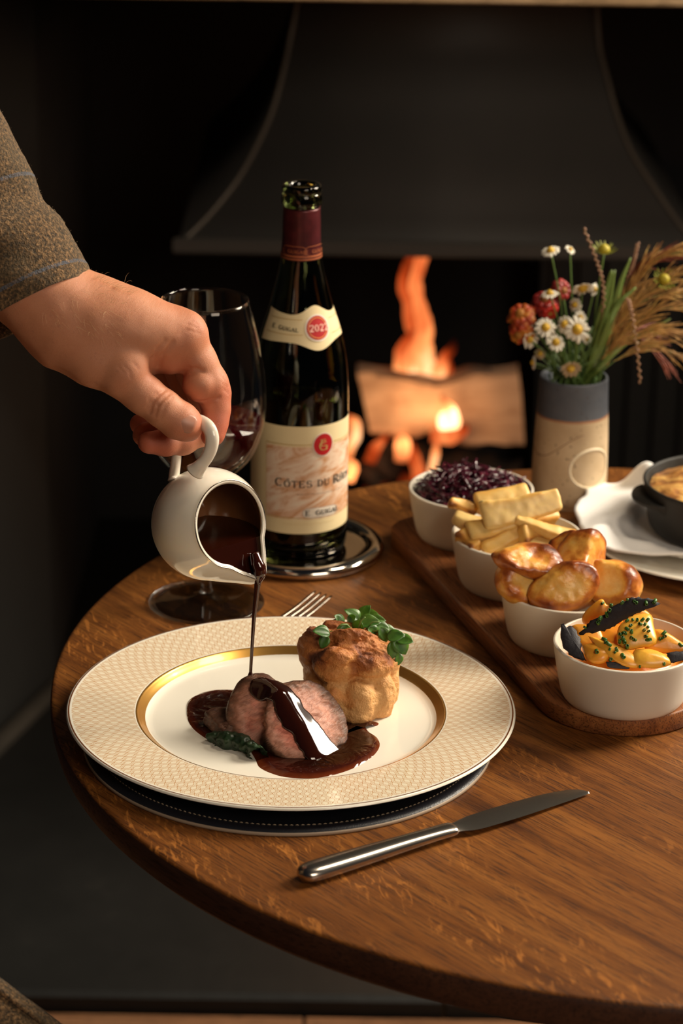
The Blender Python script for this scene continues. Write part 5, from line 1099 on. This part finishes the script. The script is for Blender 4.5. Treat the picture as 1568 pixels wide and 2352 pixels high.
slab([(1287, 1434), (1293, 1432), (1300, 1440), (1314, 1438), (1328, 1460), (1334, 1480), (1336, 1500), (1345, 1516), (1325, 1512), (1300, 1498), (1288, 1475)], -.010, -.030, .0016, .002, 'charred_crisp', CRS, 12, 'black crisp standing against the left inside of the bowl', 'crisp', gc_, rough=.0004)
slab([(1530, 1500), (1568, 1495), (1585, 1500), (1570, 1515), (1540, 1522), (1532, 1512)], -.030, -.036, .0016, .001, 'charred_crisp', CRS, 13, 'black crisp piece low at the right edge of the picture', 'crisp', gc_, rough=.0003)
slab([(1390, 1520), (1430, 1522), (1445, 1536), (1400, 1532)], -.036, -.040, .0016, .001, 'charred_crisp', CRS, 14, 'black crisp piece low at the front under the long squash slice', 'crisp', gc_, rough=.0003)
chv = N('chive'); chv.set(col=chv.ramp(chv.noise(chv.obj(), 200, 2), [(.3, (.022, .085, .012)), (.7, (.09, .22, .035))]), rough=.35)
def ringmesh():
    o_, i_, h_ = .00125, .0008, .0013; n_ = 10; t = np.arange(n_)*2*pi/n_; V = np.vstack([np.c_[r_*np.cos(t), r_*np.sin(t), np.full(n_, z_)] for r_, z_ in ((o_, -h_), (o_, h_), (i_, h_), (i_, -h_))])
    return V, [(i*n_+j, i*n_+(j+1) % n_, ((i+1) % 4)*n_+(j+1) % n_, ((i+1) % 4)*n_+j) for i in range(4) for j in range(n_)]
cv, cf = ringmesh(); cme = mesh('chive_piece', cv, cf, chv.m)
pts = [(1456, 1380, .9), (1471, 1371, 1.2), (1502, 1380, 1.1), (1483, 1384, 1), (1442, 1378, .8), (1428, 1386, 1), (1402, 1393, 1.1), (1400, 1402, 1.1), (1393, 1411, 1), (1378, 1421, 1.2), (1373, 1430, 1.1), (1344, 1443, .8), (1383, 1386, .8), (1468, 1370, .8), (1461, 1383, .9), (1487, 1403, .8),
       (1440, 1427, .9), (1453, 1425, .8), (1463, 1426, .9), (1475, 1425, .9), (1486, 1425, 1), (1470, 1435, 1), (1480, 1435, .9), (1448, 1438, .9), (1440, 1445, 1), (1450, 1452, 1), (1487, 1441, .8), (1479, 1448, .9), (1488, 1451, .8), (1432, 1454, .9), (1425, 1458, 1), (1437, 1456, .8), (1431, 1468, 1.1), (1434, 1474, 1.1), (1424, 1473, .9), (1450, 1465, 1), (1457, 1470, 1), (1483, 1462, 1), (1488, 1470, 1.1), (1440, 1485, 1.1),
       (1387, 1470, 1), (1397, 1481, 1.1), (1389, 1476, .7), (1400, 1492, .7), (1412, 1499, .7), (1415, 1493, .9), (1430, 1508, 1.2), (1370, 1497, 1.2), (1403, 1514, 1.1), (1524, 1455, 1), (1526, 1462, 1), (1515, 1468, .9), (1521, 1466, .7), (1562, 1482, .9), (1565, 1468, .8), (1524, 1524, .8), (1469, 1530, .7)]
bpy.context.view_layer.update()
solids = [o for o in bpy.data.objects if o.name.startswith(('squash_slice', 'charred_crisp', 'squash_mash'))]
rs = np.random.RandomState(12)
for x, y, s in pts:
    d_ = Vector(nz(ray(x, y))); best = None
    for o in solids:
        mi_ = o.matrix_world.inverted(); hit, loc, nr2, _ = o.ray_cast(mi_ @ Vector((0, 0, CZ)), mi_.to_3x3() @ d_)
        if hit:
            w_ = o.matrix_world @ loc; dd = (w_-Vector((0, 0, CZ))).length
            if best is None or dd < best[0]: best = (dd, w_, nr2, o.name)
    if best is None: continue
    o = bpy.data.objects.new('chive_piece', cme); COL.objects.link(o); o.location = best[1]+best[2]*.0007
    o.rotation_euler = Vector(nz(A(best[2])*1.0+rs.normal(0, .7, 3))).to_track_quat('Z', 'Y').to_euler(); o.scale = (s*.95, s*.95, s*rs.uniform(.8, 1.6))
    hn = best[3]
    z_ = ('on the long black crisp' if hn == 'charred_crisp' else 'on the big yellow squash slice' if hn == 'squash_slice.002' else 'on the rightmost squash slice' if x > 1500 else 'on the lower front squash slices')
    tag(o, 'tiny cut ring of green chive '+z_, 'chive', 'chive rings '+z_)

# ------------------------------------------------------------------ stoneware vase with wild flowers
VC = A([.1992, 2.1155, T]); 
vm = N('speckled_stoneware'); vo_ = vm.obj(); sep = vm.n('ShaderNodeSeparateXYZ', {0: vo_}); 
edge_ = vm.ma('ADD', sep.outputs[2], vm.ma('MULTIPLY', vm.noise(vo_, 22, 2), .004))
isb = vm.ma('GREATER_THAN', edge_, .0835)
spk = vm.ramp(vm.noise(vo_, 260, 2), [(.66, (0, 0, 0)), (.70, (1, 1, 1))]); cl = vm.ramp(vm.noise(vo_, 18, 4), [(.3, (.46, .32, .18)), (.7, (.68, .52, .33))])
bl_ = vm.ramp(vm.noise(vo_, 40, 3), [(.3, (.060, .070, .090)), (.7, (.105, .110, .125))])
c = vm.mix(isb, cl, bl_); c = vm.mix(vm.ma('MULTIPLY', spk, .6), c, (.06, .035, .02))
line2 = vm.ma('LESS_THAN', vm.ma('ABSOLUTE', vm.ma('SUBTRACT', edge_, .0830)), .0010); c = vm.mix(vm.ma('MULTIPLY', line2, .8), c, (.36, .13, .045))
vm.set(col=c, rough=.62).bump(vm.noise(vo_, 90, 4), .35, .001)
va = thing('flower_vase', 'speckled sand stoneware vase with a blue-grey glazed top band', 'vase', VC)
vprof = smooth_prof([(0, .0), (.0300, 0), (.0325, .0015), (.0333, .005), (.0330, .015), (.0325, .045), (.0312, .078), (.0307, .084), (.0300, .100), (.0295, .112), (.0285, .1135), (.0272, .1125), (.0268, .100), (.0285, .05), (.028, .008), (0, .006)], 5)
vobj = obj('body', *lathe(vprof, 128, VC), vm.m, va)
VA = math.atan2(-VC[1], -VC[0]); vr = lambda z: np.interp(z, [0, .005, .015, .045, .078, .1], [.0325, .0333, .0330, .0325, .0312, .03])
def vwrap(s, z, off): a = VA+s; r_ = vr(z)+off; return np.stack([VC[0]+r_*np.cos(a), VC[1]+r_*np.sin(a), VC[2]+z], -1)
slip = simple('pale_slip', (.82, .70, .50), .6)
t = np.linspace(0, 2*pi, 60); ctr = vwrap(.62+.62*np.cos(t), .0385+.0175*np.sin(t), .0002); obj('raised_ring', *tube(ctr, .0012, 8, .7, caps=False), slip, va, label='pale raised ring pressed into the front of the vase')
t = np.linspace(-1.4, .35, 30); obj('scored_line', *tube(vwrap(t, .058+.012*np.sin(t*2.2+.6), .0), .0004, 6), simple('scored_clay', (.25, .15, .08), .7), va)
# flowers
grn = N('flower_stem'); grn.set(col=grn.ramp(grn.noise(grn.obj(), 40, 2), [(.3, (.05, .12, .022)), (.7, (.14, .22, .05))]), rough=.45); GRN = grn.m
wpet = simple('white_petal', (.78, .72, .58), .5, sss=.1); ydisc = simple('yellow_disc', (.62, .38, .03), .6)
VY = VC[1]; F_ = lambda x, y, d: py(x, y, VY+d)
def petals(c_, nrm, r0, r1, w_, n_, droop, rs2, th=.0002, jag=0):
    nrm = nz(nrm); e1 = nz(np.cross(nrm, [.3, .2, 1])); e2 = np.cross(nrm, e1); L = []
    for k in range(n_):
        a = 2*pi*k/n_+rs2.uniform(-.12, .12); d_ = e1*cos(a)+e2*sin(a); s_ = np.cross(nrm, d_); l_ = r1*rs2.uniform(.85, 1.05); rw = []
        for t_, wf in ((0, .35), (.35, .9), (.7, 1.05), (.92, .7), (1, .2)):
            p = A(c_)+d_*(r0+(l_-r0)*t_)+nrm*(-droop*t_*t_*l_); rw.append([p-s_*w_*wf, p+nrm*w_*.12, p+s_*w_*wf])
        L.append(sheet(*strip(rw), th, nrm))
    return join(L)
def stem_to(c_, parent, root=None, r_=.0007, mat=None, sag=.0, rs2=None):
    root = A(root) if root is not None else VC+[(c_[0]-VC[0])*.22, (c_[1]-VC[1])*.22-.004, .098]
    low = VC+[(root[0]-VC[0])*-.2, (root[1]-VC[1])*-.2, .02]
    mid = root*.45+A(c_)*.55+[(root[0]-c_[0])*.12, 0, .006+sag]
    return obj('stem', *tube(smooth_prof([low, root, mid, A(c_)], 6), r_, 6), mat or GRN, parent)
rs2 = np.random.RandomState(5)
daisies = [(1264, 576, -.004, 17, (-.25, -.3, .9), 'white daisy at the far upper left on a tall stem'), (1309, 573, .004, 10, (.5, -.4, .7), 'small white daisy just right of the tall upper left one'), (1262, 674, -.012, 16, (-.1, -.2, 1), 'white daisy seen edge-on in front of the dark red flowers'),
           (1338, 660, -.004, 21, (.1, -.5, -.5), 'large white daisy seen from behind, right of the red flower'), (1365, 665, .002, 12, (.7, -.5, .1), 'white daisy turned right beside the green blades'), (1320, 700, -.006, 13, (-.6, -.7, .2), 'small white daisy below the dark red flower'),
           (1252, 752, -.020, 19, (.1, -.8, .5), 'white daisy at the left beside the orange flowers'), (1297, 745, -.018, 17, (-.5, -.7, .4), 'white daisy in the middle left of the bunch'), (1325, 757, -.022, 23, (.1, -.9, .3), 'largest white daisy facing the viewer in the middle'),
           (1332, 730, -.010, 13, (.3, -.8, .4), 'white daisy tucked behind the largest one'), (1276, 786, -.026, 17, (.1, -.7, .6), 'white daisy lowest in the middle of the cluster'), (1216, 780, -.012, 16, (.4, -.8, -.1), 'white daisy under the orange flowers at the left'),
           (1212, 740, -.008, 14, (.5, -.7, .5), 'white daisy tucked between the orange flowers'), (1310, 846, -.026, 18, (.1, -.8, -.3), 'withered pale daisy hanging over the vase rim'), (1347, 778, -.008, 10, (.5, -.8, .2), 'tiny yellow and white daisy right of the cluster'),
           (1224, 833, -.016, 12, (-.95, -.2, .1), 'drooping white daisy low at the left beside the vase rim'), (1240, 812, -.01, 11, (-.2, -.8, .2), 'faded brownish daisy left of the lowest ones')]
for x, y, d, R, nr2, lab in daisies:
    c_ = F_(x, y, d); R = R*1.38/2730; t_ = thing('daisy', lab, 'flower', c_, 'white daisies in the vase')
    nr2 = nz(nr2); fade_ = 'withered' in lab or 'faded' in lab
    obj('petals', *petals(c_, nr2, R*.3, R, R*.17, 13, .12 if nr2[2] > 0 else -.2, rs2), wpet if not fade_ else simple('faded_petal', (.42, .31, .18), .6), t_)
    v, f = lathe([(0, .40), (.18, .36), (.32, .22), (.40, .02), (.36, -.08), (0, -.1)], 16, (0, 0, 0), nr2); obj('disc', v*R*1.05+c_, f, ydisc, t_)
    stem_to(c_-nr2*R*.08, t_)
red1 = N('helenium_petal'); red1.set(col=red1.ramp(red1.noise(red1.obj(), 110, 2), [(.3, (.30, .020, .008)), (.5, (.45, .06, .012)), (.7, (.62, .26, .03))]), rough=.5); red2 = N('dark_red_petal'); red2.set(col=red2.ramp(red2.noise(red2.obj(), 90, 2), [(.3, (.16, .006, .006)), (.7, (.36, .018, .010))]), rough=.5)
for x, y, d, R, nr2, m_, lab in ((1195, 722, -.006, 33, (-.3, -.6, .6), red1.m, 'orange-red ruffled flower at the far left, upper of the pair'), (1192, 768, -.010, 30, (-.4, -.7, -.2), red1.m, 'orange-red ruffled flower at the far left, lower of the pair'),
                             (1250, 690, .004, 33, (-.1, -.5, .8), red2.m, 'dark red flower with an orange top in the middle of the bunch'), (1292, 667, .006, 26, (.4, -.8, .2), red2.m, 'crimson flower right of the dark red one'), (1262, 718, -.002, 22, (.2, -.9, -.3), simple('scarlet_petal', (.55, .018, .008), .45), 'bright scarlet hanging petals under the dark red flower')):
    c_ = F_(x, y, d); R = R*1.12/2730; t_ = thing('ruffled_flower', lab, 'flower', c_, 'red and orange flowers in the vase'); nr2 = nz(nr2)
    obj('petals', *petals(c_, nr2, R*.2, R, R*.30, 10, .45, rs2, .0003), m_, t_); obj('petals', *petals(c_+nr2*.002, nr2, R*.2, R*.75, R*.26, 8, .1, rs2, .0003), m_, t_)
    v, f = lathe([(0, .42), (.2, .40), (.36, .25), (.40, .0), (.3, -.1), (0, -.12)], 18, (0, 0, 0), nr2); obj('disc', v*R*.85+c_, f, simple('rust_disc', (.40, .16, .02), .7) if m_ != red2.m else simple('brown_disc', (.30, .11, .02), .7), t_); stem_to(c_-nr2*R*.1, t_, r_=.0009)
for x, y, d, nr2, lab in ((1387, 575, -.002, (0, -.3, 1), 'green-yellow round flower head at the top centre of the bunch'), (1524, 642, .0, (.2, -.7, .6), 'green-yellow round flower head at the far right')):
    c_ = F_(x, y, d); t_ = thing('yellow_button_flower', lab, 'flower', c_, 'yellow button flowers'); R = 24/2730; nr2 = nz(nr2)
    v, f = lathe([(0, .62), (.3, .55), (.52, .3), (.56, .05), (.4, -.2), (0, -.3)], 20, (0, 0, 0), nr2); obj('head', v*R+c_, f, simple('yellow_head', (.42, .34, .02), .6), t_)
    obj('sepals', *petals(c_-nr2*R*.1, nr2, R*.4, R*1.25, R*.07, 16, -.35, rs2), simple('sepal_green', (.26, .28, .03), .5), t_); stem_to(c_-nr2*R*.2, t_, root=VC+[.012, -.004, .1], r_=.0009)
# grass blades, seed plumes and catkin stems
bld = simple('grass_blade', (.16, .24, .05), .45)
gb = thing('grass_bunch', 'bunch of long green grass blades standing in the vase', 'grass', VC+[0, 0, .02])
def blade(pts, w_, lab, mat=bld, nm='grass_blade'):
    P = smooth_prof([VC+[.004, 0, .02], VC+[.008, -.002, .098]]+[F_(*q) for q in pts], 6); m_ = len(P); rw = []
    tg = np.gradient(P, axis=0)
    for i in range(m_):
        s_ = nz(np.cross(tg[i], [0.1, -1, .3])); ww = w_*min(1, i/6+.3)*(1-max(0, i/m_-.55)/.45)**.7+.00005; rw.append([P[i]-s_*ww, P[i]+[0, -.0004, 0], P[i]+s_*ww])
    return obj(nm, *sheet(*strip(rw), .0003, (0, 1, 0)), mat, gb)
blade([(1375, 740, -.01), (1400, 640, -.006), (1405, 620, -.004)], .0026, 'green blade rising left of the grass plume')
blade([(1400, 740, -.012), (1425, 650, -.01), (1448, 592, -.006)], .0030, 'tallest green blade pointing up right')
blade([(1370, 800, -.016), (1398, 700, -.012), (1412, 620, -.01)], .0030, 'broad green blade in front of the plume')
blade([(1390, 770, -.02), (1420, 700, -.016), (1460, 660, -.012)], .0034, 'short broad green blade leaning right')
blade([(1390, 830, -.022), (1450, 780, -.016), (1540, 732, -.01)], .0024, 'green blade bending low to the right')
plm = N('grass_plume'); plm.set(col=plm.ramp(plm.noise(plm.obj(), 70, 2), [(.3, (.26, .12, .035)), (.55, (.52, .29, .08)), (.75, (.55, .40, .11))]), rough=.6); plr = simple('red_plume', (.24, .06, .030), .6)
rs = np.random.RandomState(21)
def plume(pts, lab, mat, n_=26, spread=.006, seeds=60):
    P = smooth_prof([VC+[.004, 0, .02], VC+[.012, -.002, .1]]+[F_(*q) for q in pts], 8); t_ = thing('grass_plume', lab, 'grass', P[-1], 'feathery grass plumes')
    obj('stem', *tube(P, np.linspace(.0010, .0004, len(P)), 6), GRN if mat is plm.m else mat, t_)
    L = []; m_ = len(P); tg = np.gradient(P, axis=0)
    for k in range(seeds):
        i = rs.randint(int(m_*.42), m_-1); p = P[i]+rs.normal(0, .0008, 3); d_ = nz(nz(tg[i])+rs.normal(0, .20, 3)+[0, 0, -.05]); l_ = rs.uniform(.020, .045)*(1.2-.5*i/m_)
        q = [p, p+d_*l_*.5, p+d_*l_+[.001, 0, -.0025]]; L.append(tube(smooth_prof(q, 4), np.interp(np.linspace(0, 1, 9), [0, .3, .6, 1], [.00025, .0004, .0007, .0002])*(1+.35*np.sin(np.arange(9)*2.4)), 5, caps=False))
    obj('seed_heads', *join(L), mat, t_, kind='stuff')
plume([(1400, 760, -.004), (1440, 680, 0), (1500, 600, .004), (1575, 575, .006)], 'topmost golden grass plume leaning to the upper right', plm.m)
plume([(1395, 790, -.01), (1440, 710, -.006), (1510, 650, 0), (1590, 620, .004)], 'golden grass plume second from the top', plm.m)
plume([(1385, 800, -.014), (1430, 730, -.01), (1480, 690, -.006), (1560, 668, -.002)], 'golden grass plume arching right above the middle', plm.m)
plume([(1380, 830, -.018), (1430, 770, -.014), (1500, 715, -.01), (1590, 700, -.006)], 'golden grass plume in the middle of the spray', plm.m)
plume([(1375, 840, -.020), (1430, 790, -.018), (1500, 760, -.014), (1590, 772, -.01)], 'golden grass plume drooping to the right edge', plm.m)
plume([(1385, 850, -.016), (1440, 812, -.012), (1500, 795, -.008), (1580, 828, -.004)], 'lowest golden grass plume bowing down at the right', plm.m, seeds=40)
plume([(1410, 720, .004), (1470, 620, .01), (1540, 590, .014), (1600, 560, .014)], 'reddish grass plume at the top right edge', plr)
plume([(1400, 800, -.006), (1440, 770, -.002), (1490, 790, 0), (1528, 840, .002)], 'reddish grass plume bending down below the others', plr, seeds=22)
ctk = N('catkin'); ctk.set(col=ctk.ramp(ctk.noise(ctk.obj(), 160, 2), [(.35, (.24, .10, .06)), (.6, (.46, .27, .17)), (.75, (.66, .52, .36))]), rough=.6)
def catkin(pts, lab, k0):
    P = smooth_prof([VC+[.004, 0, .02], VC+[.010, -.003, .1]]+[F_(*q) for q in pts], 10); t_ = thing('catkin_stem', lab, 'grass', P[-1], 'thin catkin stems')
    obj('stem', *tube(P, .0006, 6), simple('dry_stem', (.22, .14, .05), .6), t_); m_ = len(P); L = []
    for i in range(int(m_*k0), m_-1, 1):
        d_ = nz(P[i+1]-P[i]); s_ = nz(np.cross(d_, [0, -1, .2]))*(1 if i % 2 else -1); p = P[i]; L.append(tube([p, p+d_*.0016+s_*.0009, p+d_*.0036+s_*.0008], [.0003, .0011, .0003], 6))
    obj('buds', *join(L), ctk.m, t_, kind='stuff')
catkin([(1380, 740, -.012), (1385, 660, -.012), (1370, 600, -.010), (1340, 524, -.008)], 'catkin stem rising highest at the top centre', .45)
catkin([(1400, 740, -.004), (1440, 640, 0), (1455, 600, 0), (1464, 560, 0)], 'catkin stem standing right of the yellow flower', .6)
catkin([(1400, 760, -.02), (1435, 690, -.022), (1450, 720, -.024), (1462, 800, -.024), (1470, 880, -.022)], 'pink catkin stem hanging down at the right of the vase', .5)
v, f = join([tube([VC+[rs.uniform(-.02, .02), rs.uniform(-.018, .018), .02], VC+[rs.uniform(-.022, .022), rs.uniform(-.02, .02), .112], VC+[rs.uniform(-.04, .03), rs.uniform(-.025, .02), rs.uniform(.125, .16)]], [.0008, .0007, .0003], 5) for k in range(60)])
obj('thin_foliage', v, f, GRN, org=VC+[0, 0, .02], kind='stuff', label='tangle of thin green stems filling the mouth of the vase', cat='foliage')

# ------------------------------------------------------------------ side plate, napkin, iron dish with gratin
NC = A([.312, 2.000, T]); NR = .104
obj('side_plate', *lathe(smooth_prof([(0, .003), (.055, .003), (.070, .0055), (.096, .0115), (.1032, .0130), (.1045, .0124), (.1035, .0112), (.085, .0070), (.062, .0012), (.055, 0), (0, 0)], 4), 128, NC), PORC, org=NC, label='white plate under the napkin and the black iron dish at the right edge', cat='plate')
lin = N('linen'); lin.set(col=(.90, .88, .85), rough=.85, sheen=.15).bump(lin.noise(lin.obj(), 500, 2), .3, .0004)
nap = []; gx = np.linspace(-.107, .095, 72); gy = np.linspace(-.085, .085, 64); nt = A([-.15, .0, 0])
for gy_ in gy:
    w = []
    for gx_ in gx:
        x = NC[0]+gx_*.98+gy_*.10-.006; y = NC[1]+gy_*.92-gx_*.10+.012
        # ragged folded outline and soft folds
        e = max(abs(gx_)/.105, abs(gy_)/.085); r_ = math.hypot(x-NC[0], y-NC[1])
        z = .0150+.0015*e+.0085*math.exp(-((gx_+.075-.3*gy_)/.016)**2)+.0090*math.exp(-((gx_+.045+.45*gy_-.03)/.012)**2)*max(0, gy_/.05)+.004*math.exp(-((gy_+.070+.1*gx_)/.012)**2)+.0012*math.sin(gx_*90+gy_*50)
        if r_ < .068: z = z*0+.0135+.0004*math.sin(gx_*60)
        w.append((x, y, T+z+.004))
    nap.append(w)
nv, nf = strip(nap); nv[:, :2] += fbm(nv*[1, 1, 0], 26, 2, 6)[:, None]*.006*A([1, -.6])
obj('napkin', *sheet(nv, nf, .0022, (0, 0, -1)), lin.m, org=NC+[0, 0, .012], label='folded white linen napkin between the plate and the black iron dish', cat='napkin')
DC = A([.3175, 1.9995, T+.0180]); DR = .0665
ds = thing('iron_dish', 'small black cast iron dish at the right edge, standing on the napkin', 'dish', DC)
obj('body', *lathe(smooth_prof([(0, .002), (.052, .002), (.058, .006), (.0622, .030), (.0640, .0420), (.0655, .0440), (.0668, .0438), (.0676, .0425), (.0668, .0400), (.0650, .0250), (.0610, .0060), (.0560, .0005), (.050, 0), (0, 0)], 4), 128, DC), IRON, ds)
for s in (-1, 1):
    a0_ = pi-.30 if s < 0 else -.30; t = np.linspace(-.42, .42, 24); rw = []
    ang = (pi+.22 if s < 0 else .22)+t; bulge_ = .0130*np.cos(t/.42*pi/2)**.6
    rw = [np.stack([DC[0]+(.0655+bulge_*k_)*np.cos(ang), DC[1]+(.0655+bulge_*k_)*np.sin(ang), np.full(24, DC[2]+z_)], -1) for k_, z_ in ((0, .0345), (1, .0350), (1.05, .0330), (1, .0310), (0, .0265))]
    V, F = strip(rw); obj('handle', V, F, IRON, ds)
gt = N('baked_gratin'); gn = gt.noise(gt.obj(), 55, 4, .6, .4)
gt.set(col=gt.ramp(gn, [(.30, (.10, .035, .012)), (.44, (.36, .15, .035)), (.58, (.62, .36, .10)), (.72, (.72, .52, .24))]), rough=.4, coat=.15).bump(gn, .8, .004)
pr_ = [(0, .0400), (.03, .0400), (.05, .0395), (.0600, .0375), (.0622, .0350), (.0595, .020), (.050, .004), (0, .004)]
v, f = lathe([(q, z) for q, z in smooth_prof(pr_, 5)], 96, DC); v[:, 2] += fbm(v, 70, 3, 4)*.0022*(v[:, 2] > DC[2]+.034)
obj('gratin', v, f, gt.m, org=DC+[0, 0, .004], label='golden browned gratin filling the black iron dish', cat='gratin')
